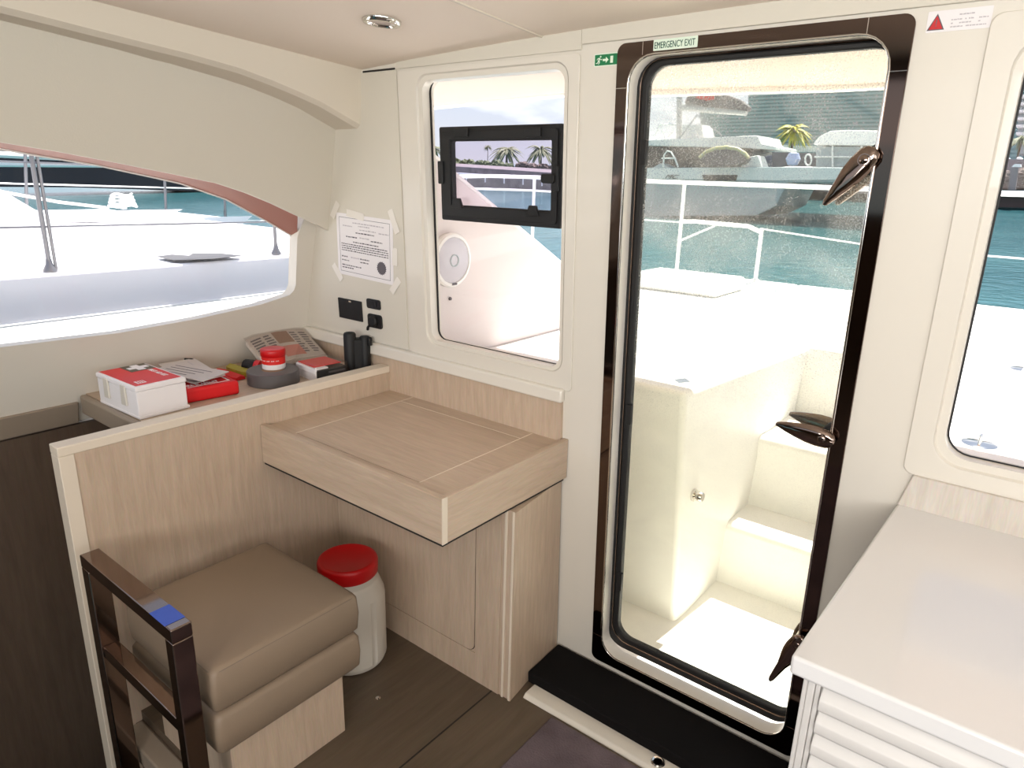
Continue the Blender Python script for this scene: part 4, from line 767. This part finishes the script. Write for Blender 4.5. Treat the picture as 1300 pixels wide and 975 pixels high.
bm = NB(); a = onx((140, 274), -9.3); b = onx((311, 285), -9.3); c = onx((262, 279), -9.3); prism(bm, [(-9.3, a.y - 1, .88), (-9.3, b.y, .88), (-9.3, b.y - .12, b.z), (-9.3, c.y, c.z), (-9.3, a.y - 1, a.z)], (-2.0, 0, 0)); obj('coaming', bm, M['lilac'], nc, bevel=.04)
bm = NB(); prism(bm, [onz(p_, .91) for p_ in ((199, 326), (218, 323.5), (240, 325), (245, 322), (280, 322), (307, 325), (272, 329), (222, 331))], (0, 0, .004)); obj('deck_hatch', bm, M['tapegrey'], nc, label='dark grey deck hatch')
bm = NB(); tube(bm, [(-5.06, -5.5, 1.262), (-5.06, 1.626, 1.175), (-5.06, 3.35, 1.155), (-5.06, 4.8, 1.14)], .006, 6); obj('lifeline', bm, M['railsteel'], nc)
bm = NB(); tube(bm, [(-5.06, -5.5, 1.62), (-5.06, 1.626, 1.56), (-5.06, 3.35, 1.545), (-5.06, 4.8, 1.535)], .006, 6); obj('lifeline', bm, M['railsteel'], nc)
for y in (-2.0, 1.64, 3.28, 4.8):
    bm = NB(); h = .70 if y < 2 else .64; tube(bm, [(-5.06, y, .90), (-5.06, y, .9 + h)], .014, 10); tube(bm, [(-5.06, y + .035, .90), (-5.06, y + .03, .9 + h)], .010, 8) if y < 2 else None; lathe(bm, [(.04, 0), (.04, .01), (.02, .05), (.016, .08)], (-5.06, y, .895), (0, 0, 1), 16); obj('stanchion', bm, M['railsteel'], nc)
for px_, yt, yb_ in ((32, 196, 262), (209, 226, 273), (285, 250, 287)):
    b = onz((px_ + 2, yb_), .9); b.x = max(b.x, -12.1) if b.x < -12.1 else b.x; pb = onx((px_ + 2, yb_), -11.6); ptp = onx((px_, yt), -11.6)
    bm = NB(); tube(bm, [(-11.6, pb.y, .88), (-11.6, pb.y, pb.z), (-11.6, ptp.y, ptp.z)], .022, 8); obj('stanchion', bm, M['railsteel'], nc)
for z0p, z1p in (((-20, 232), (345, 242)), ((-20, 272), (345, 281))):
    a = onx(z0p, -11.6); b = onx(z1p, -11.6); bm = NB(); tube(bm, [a, b], .012, 6); obj('lifeline', bm, M['ext'], nc)
bm = NB(); a = onx((0, 243), -9.6); b = onx((138, 264), -9.6); tube(bm, [a, a.lerp(b, .5) + Vector((0, 0, -.02)), b], .018, 6); obj('sheet_rope', bm, M['ext'], nc)
rc = onx((156, 262.5), -9.6) + Vector((0, 0, .05)); rco = thing('rope_coil', 'white rope coil on the coaming of the neighbouring catamaran', 'rope', rc)
bm = NB()
for k in range(5): tube(bm, [rc + Vector((.08 * math.cos(a_) , (.17 - .012 * k) * math.sin(a_), .035 * k - .04 + .012 * math.sin(3 * a_ + k))) for a_ in [2 * PI * i / 20 for i in range(20)]], .014, 6, True)
obj('loops', bm, M['ext'], rco)
bm = NB(); tube(bm, [rc + Vector((.02, .0, -.03)), rc + Vector((.02, .0, -.075))], .04, 8); obj('tail', bm, M['ext'], rco)

# ================================================================== OUTSIDE: water, quays, background
ZW = lambda y: -1.2 + .025 * y
bm = NB(); prism(bm, [(-900, -200, ZW(-200)), (700, -200, ZW(-200)), (700, 900, ZW(900)), (-900, 900, ZW(900))], (0, 0, -2)); tag(obj('water', bm, M['water'], smooth=False), 'teal marina water around the boats', 'water', kind='structure')
def slab(bm, pts, y, dy): prism(bm, [ony(p_, y) for p_ in pts], (0, dy, 0))
# far dark hull seen to port, with its pontoon rail
dh = thing('dark_hull', 'long dark hull far across the water in the side window', 'boat', (-60, 25, 0))
bm = NB(); prism(bm, [onx(p_, -60) for p_ in ((-160, 150), (420, 225), (420, 252), (250, 243), (100, 238), (-160, 236))], (-6, 0, 0)); obj('hull', bm, M['navy'], dh)
bm = NB(); a = onx((-100, 191), -57); b = onx((200, 206), -57); tube(bm, [a, b], .22, 6); a = onx((-100, 208), -57); b = onx((130, 210), -57); tube(bm, [a, b], .16, 6); obj('pontoon_rail', bm, M['ext'], dh)
# breakwater quay seen through the rear window
qy = 62
bm = NB(); prism(bm, [ony((470, 204), qy), ony((800, 226), qy), ony((800, 300), qy), ony((470, 290), qy)], (0, 8, .25)); struct('quay_wall', bm, M['stone'], 'grey stone quay wall across the water', 'quay')
qr = thing('quay_railing', 'low railing along the top of the grey quay', 'railing', ony((640, 220), 61.3))
bm = NB(); tube(bm, [ony((500, 215), 61.3), ony((760, 232), 61.3)], .12, 6); obj('rail', bm, M['lilac'], qr)
for x in range(520, 760, 24):
    bm = NB(); tube(bm, [ony((x, 215 + (x - 500) * .065), 61.3), ony((x, 224 + (x - 500) * .065), 61.3)], .08, 6); obj('post', bm, M['lilac'], qr)
def blob(c, r, seed, squash=.7):
    bm = NB(); bmesh.ops.create_icosphere(bm, subdivisions=3, radius=r); rn = random.Random(seed)
    for v in bm.verts: v.co = Vector((v.co.x, v.co.y, v.co.z * squash)) * rn.uniform(.75, 1.2) + Vector(c)
    return bm
bm0 = NB()
for i in range(16):
    p_ = ony((572 + i * 4.9, 208 - 2.5 * math.sin(i * 1.7) + i * .35), 73); b2 = blob(p_, .72 + .25 * random.random(), i); me = bpy.data.meshes.new('t'); b2.to_mesh(me); b2.free(); bm0.from_mesh(me); bpy.data.meshes.remove(me)
tag(obj('hedge', bm0, M['hedge']), 'low clipped hedge along the quay behind the black port frame', 'hedge')
bm0 = NB()
for i in range(14):
    p_ = ony((660 + i * 4.4, 211 + i * .45 - 1.5 * math.sin(i * 2.1)), 74); b2 = blob(p_, .55 + .2 * random.random(), 50 + i); me = bpy.data.meshes.new('t'); b2.to_mesh(me); b2.free(); bm0.from_mesh(me); bpy.data.meshes.remove(me)
tag(obj('rock_bank', bm0, M['rock']), 'dark rubble bank on the quay between the two palms', 'rocks', kind='stuff')
def palm(name, label, base, H_, R_, lean, mat, nf=44, seed=1, droop=1.05, group=None, fw=.085):
    rn = random.Random(seed); t = thing(name, label, 'palm tree', base, group); base = Vector(base); top = base + Vector((lean, 0, H_))
    bm = NB(); tube(bm, [base, base.lerp(top, .5) + Vector((lean * .2, 0, 0)), top], [R_ * .085, R_ * .06, R_ * .05], 8); obj('trunk', bm, M['trunk'], t)
    bm = NB()
    for i in range(nf):
        az = 2 * PI * i / nf + rn.uniform(-.2, .2); el = rn.uniform(-.2, 1.2); L = R_ * rn.uniform(.8, 1.15); pr = None; h = Vector((math.cos(az), math.sin(az), 0)); sd = Vector((-h.y, h.x, 0))
        for k in range(7):
            s = k / 6; c = top + h * L * s * math.cos(el * (1 - .4 * s)) + Vector((0, 0, L * (math.sin(el) * s - droop * s * s * .8)))
            w = R_ * fw * math.sin(PI * min(.98, s * .9 + .08)); row = [c - sd * w - Vector((0, 0, w * .6)), c, c + sd * w - Vector((0, 0, w * .6))]
            if pr: loft(bm, [pr, row])
            pr = row
    obj('fronds', bm, mat, t, smooth=False); return t
def palm_px(label, px, pb, pt, y, rpx, mat, seed, **kw):
    b = ony((px, pb), y); tp_ = ony((px, pt), y); s = (b - CAM).dot(RF) / F
    palm('palm_tree', label, b, tp_.z - b.z, rpx * s, 0, mat, seed=seed, **kw)
palm_px('grey green palm seen through the middle of the port pane', 643, 213, 192, 80, 23, M['frond'], 3)
palm_px('leaning palm at the right side of the port pane', 686, 216, 191, 80, 23, M['frond'], 4)
palm_px('palm at the left edge outside the black port frame', 551, 210, 190, 80, 15, M['frond'], 5)
palm_px('tiny thin palm behind the hedge in the port pane', 619, 207, 186, 84, 6, M['frond'], 6)
# yacht in the door view
Y0 = 36
yt = thing('yacht', 'white sailing yacht moored across the water, seen through the door glass', 'boat', ony((900, 270), Y0))
def yp(name, pts, mat, y=Y0, dy=4, bevel=0, parent=yt, label=None):
    bm = NB(); slab(bm, pts, y, dy); return obj(name, bm, mat, parent, bevel=bevel, label=label)
yp('hull', [(770, 213), (828, 213), (838, 207), (850, 213), (990, 212), (1150, 214), (1152, 232), (1000, 232), (985, 262), (960, 274), (770, 276)], M['hullgrey'], Y0, 5, .06)  # grey-blue colour paints the shade on the white yacht's lower hull
yp('sheer_band', [(770, 214), (985, 212.5), (1150, 214.5), (1150, 227), (985, 229), (770, 226)], M['white'], Y0 - .05, .1, label='white topside above the shade-coloured lower hull')
yp('cabin_window', [(770, 184), (832, 182), (905, 183), (955, 190), (955, 213), (770, 213)], M['darkglass'], Y0 + 1, 3, label='dark wraparound cabin window')
yp('coachroof', [(770, 179), (815, 178), (870, 175.5), (930, 173), (962, 172), (966, 182), (985, 186), (985, 190), (940, 188), (770, 184)], M['white'], Y0 + .8, 3.4, .05)
yp('hull_port', [(891, 222), (936, 222), (934, 229.5), (894, 229.5)], M['darkglass'], Y0 - .12, .05, label='dark window in the hull')
yp('helm_seat', [(866, 158), (890, 158), (894, 176), (864, 176)], M['white'], Y0 + 1.5, 1.5, .05)
yp('stern_seat', [(945, 200), (962, 197), (968, 213), (940, 213)], M['white'], Y0 + .2, 1, .05)
bm = NB(); tube(bm, [ony((862, 178), Y0 + 2), ony((863, 80), Y0 + 2)], .16, 12); obj('mast', bm, M['mast'], yt)
bm = NB(); tube(bm, [ony((866, 136), Y0 + 1.9), ony((948, 142), Y0 + 1.9)], .2, 12); obj('boom', bm, M['mast'], yt)
sb = yp('sail_bag', [(868, 131), (872, 122), (885, 119), (905, 118), (925, 121), (940, 127), (951, 136), (949, 141), (910, 137)], M['sail'], Y0 + 1.6, .5, .08, label='charcoal sail bag on the boom')
yp('red_flash', [(882, 124), (890, 119.5), (906, 119.5), (907, 126), (898, 128)], M['redp'], Y0 + 1.52, .06, parent=sb)
bm = NB(); tube(bm, [ony((862, 176), Y0 + 1), ony((885, 146), Y0 + 1), ony((916, 172), Y0 + 1)], .05, 8); obj('support_strut', bm, M['mast'], yt)
bm = NB(); tube(bm, [ony((830, 177), Y0 + 1.2), ony((838, 158), Y0 + 1.2), ony((858, 158), Y0 + 1.2)], .05, 6); tube(bm, [ony((838, 158), Y0 + 1.2), ony((845, 177), Y0 + 1.2), ony((855, 166), Y0 + 1.2)], .035, 6); obj('bimini_frame', bm, M['ext'], yt)
bm = NB(); tube(bm, [ony(p_, Y0 - .1) for p_ in ((842, 212), (843, 197), (847, 191.5), (852, 193), (858, 204), (861, 212))], .05, 6); tube(bm, [ony((840, 201), Y0 - .1), ony((858, 201), Y0 - .1)], .04, 6); obj('pushpit', bm, M['ext'], yt)
dg = [(888, 200), (896, 193), (908, 188.5), (922, 187), (936, 189), (946, 195), (950, 201), (944, 208), (930, 211), (910, 211.5), (896, 210)]
tn = thing('tender', 'dark inflatable tender with yellow edge hanging at the yacht stern', 'dinghy', ony((918, 211), Y0 - .6))
bm = NB(); slab(bm, dg, Y0 - .6, .5); obj('floor', bm, M['sail'], tn, bevel=.05)
bm = NB(); tube(bm, [ony(p_, Y0 - .6) for p_ in dg[:7]], .09, 8); obj('rim', bm, plain('yellow_rim', srgb(196, 186, 136), .5), tn)
for (xs_, h_) in ((843, 0),):
    text('MC', .30, ony((843.5, 226.3), Y0 - .12), (1, 0, -.02), (0, 0, 1), M['black'], name='hull_script', parent=yt, sx=1.6, shear=.5, depth=.01)
# canopy boat at right
cbt = thing('canopy_boat', 'white canopied motor boat behind the upper door handle', 'boat', ony((1080, 214), 42))
def cp(name, pts, mat, y=42, dy=4, bevel=0): bm = NB(); slab(bm, pts, y, dy); return obj(name, bm, mat, cbt, bevel=bevel)
cp('canopy', [(1033, 181), (1040, 173), (1054, 166), (1075, 165), (1180, 167), (1180, 186), (1033, 184)], M['ext'], bevel=.1)
cp('side_screen', [(1036, 186), (1170, 187), (1170, 212), (1036, 211)], M['hullgrey'], 42.3, 3)
bm = NB()
for x in (1057, 1094, 1130): tube(bm, [ony((x, 185), 42.2), ony((x, 212), 42.2)], .06, 6)
tube(bm, [ony((1034, 199), 42.2), ony((1170, 200), 42.2)], .05, 6); obj('screen_frame', bm, M['ext'], cbt)
cp('hull', [(985, 213), (1000, 211), (1180, 213), (1180, 232), (992, 232)], M['ext'], 42, 4, .08)
bo = thing('fender_ball', 'round blue white fender on the quay left of the canopied boat', 'buoy', ony((1005, 211), 41.5))
s_ = (ony((1005, 203), 41.5) - CAM).dot(RF) / F
bm = NB(); lathe(bm, [(0, -9 * s_), (6 * s_, -7 * s_), (9 * s_, 0), (6 * s_, 7 * s_), (0, 9 * s_)], ony((1007, 202), 41.5), (0, 0, 1), 24); obj('ball', bm, plain('pale_blue_vinyl', srgb(170, 180, 214), .4), bo)
bm = NB(); tube(bm, [ony((1026 + 4 * math.cos(a_), 203 + 7 * math.sin(a_)), 41.5) for a_ in [2 * PI * i / 16 for i in range(16)]], .05, 6, True); obj('hoop', bm, M['ext'], bo)
# land behind, fence, building
bm = NB(); slab(bm, [(880, 190), (1700, 215), (1700, 262), (1250, 256), (1000, 240), (880, 240)], 64, 120); struct('quay_land', bm, M['stone'], 'paved quay in front of the glass building', 'quay')
fn = thing('fence', 'pale picket fence along the quay below the palm', 'fence', ony((1010, 190), 60))
bm = NB()
for i in range(26): x = 985 + i * 3; tube(bm, [ony((x, 184.5 + i * .05), 60), ony((x, 193), 60)], .09, 5)
obj('pickets', bm, M['lilac'], fn); bm = NB(); tube(bm, [ony((984, 185.5), 60), ony((1065, 187), 60)], .08, 5); obj('rail', bm, M['lilac'], fn)
palm_px('yellow green palm in front of the glass building', 1004, 196, 166, 58, 24, M['frondy'], 9, nf=80, droop=.95)
bd = thing('glass_building', 'large teal glass building with horizontal bands beyond the quay', 'building', ony((1000, 190), 115))
bm = NB(); slab(bm, [(888, 142), (950, 136), (950, 30), (1420, 30), (1420, 212), (1000, 205), (895, 205)], 115, 20); obj('facade', bm, M['facade'], bd, smooth=False)
# right window: dock, rocks, post, palm, terrace block
bm = NB(); slab(bm, [(1150, 246), (1420, 252), (1420, 266), (1150, 261)], 60.5, 1.4); struct('dock_face', bm, plain('dark_dock_face', srgb(84, 66, 62), .8), 'dark dock face above the water in the right window', 'dock')
bm = NB(); slab(bm, [(1150, 240.5), (1420, 243), (1420, 251), (1150, 246)], 60, 2.5); struct('dock_edge', bm, M['ext'], 'white dock edge in the right window', 'dock')
bm0 = NB()
for i in range(40):
    p_ = ony((1190 + (i % 20) * 8, 226 + 8 * (i // 20) + 4 * math.sin(i * 2.3)), 61.8); b2 = blob(p_, .5 + .25 * random.random(), 90 + i); me = bpy.data.meshes.new('t'); b2.to_mesh(me); b2.free(); bm0.from_mesh(me); bpy.data.meshes.remove(me)
tag(obj('rock_bank', bm0, M['rock']), 'brown riprap boulders on the bank in the right window', 'rocks', kind='stuff')
gp = thing('mooring_post', 'grey post with white cap on the dock in the right window', 'post', ony((1288, 241), 60.2))
bm = NB(); slab(bm, [(1283, 212), (1293, 212), (1289, 241), (1280, 241)], 60, .6); obj('shaft', bm, M['stone'], gp)
bm = NB(); slab(bm, [(1284, 212), (1288, 208), (1296, 208.5), (1296, 212)], 59.9, .8); obj('cap', bm, M['ext'], gp)
palm_px('bushy palm at the edge of the right window', 1290, 209, 178, 78, 20, M['frond'], 11, nf=50)
for i, (x, c_) in enumerate(((1277, M['hullgrey']), (1293, M['ext']), (1310, M['navy']))):
    cr_ = thing('parked_car', ('grey car parked on the bank behind the post', 'white car parked on the bank beside the palm', 'dark car parked on the bank at the frame edge')[i], 'car', ony((x, 209), 66 + 3 * i), 'cars parked on the bank')
    bm = NB(); slab(bm, [(x - 6, 204), (x - 3, 203), (x - 2, 199), (x + 3, 199), (x + 5, 203), (x + 7, 204), (x + 7, 208), (x - 6, 208)], 66 + 3 * i, 2); obj('body', bm, c_, cr_, bevel=.1)
    for wx in (x - 3.5, x + 4): bm = NB(); lathe(bm, [(0, 0), (.35, 0), (.35, .2), (0, .2)], ony((wx, 208), 65.95 + 3 * i), (0, 1, 0), 14); obj('wheel', bm, M['rubber'], cr_)
tb = thing('terrace_block', 'white terraced apartment block beyond the palm in the right window', 'building', ony((1300, 190), 95))
for k in range(7):
    yy = 120 + k * 9.5; bm = NB(); slab(bm, [(1290, yy), (1420, yy + 3), (1420, yy + 6.5), (1290, yy + 3.5)], 95, 8); obj('balcony', bm, M['ext'], tb)
bm = NB(); slab(bm, [(1292, 120), (1420, 120), (1420, 195), (1292, 195)], 97, 8); obj('wall', bm, M['hullgrey'], tb)

q = onz((480, 886), 0); fs = thing('floor_stud', 'tiny shiny round stud in the floor near the white drum', 'stud', (q.x, q.y, 0))
bm = NB(); lathe(bm, [(0, .002), (.005, .002), (.008, .0003)], (q.x, q.y, .0002), (0, 0, 1), 20); obj('cap', bm, M['steel'], fs)
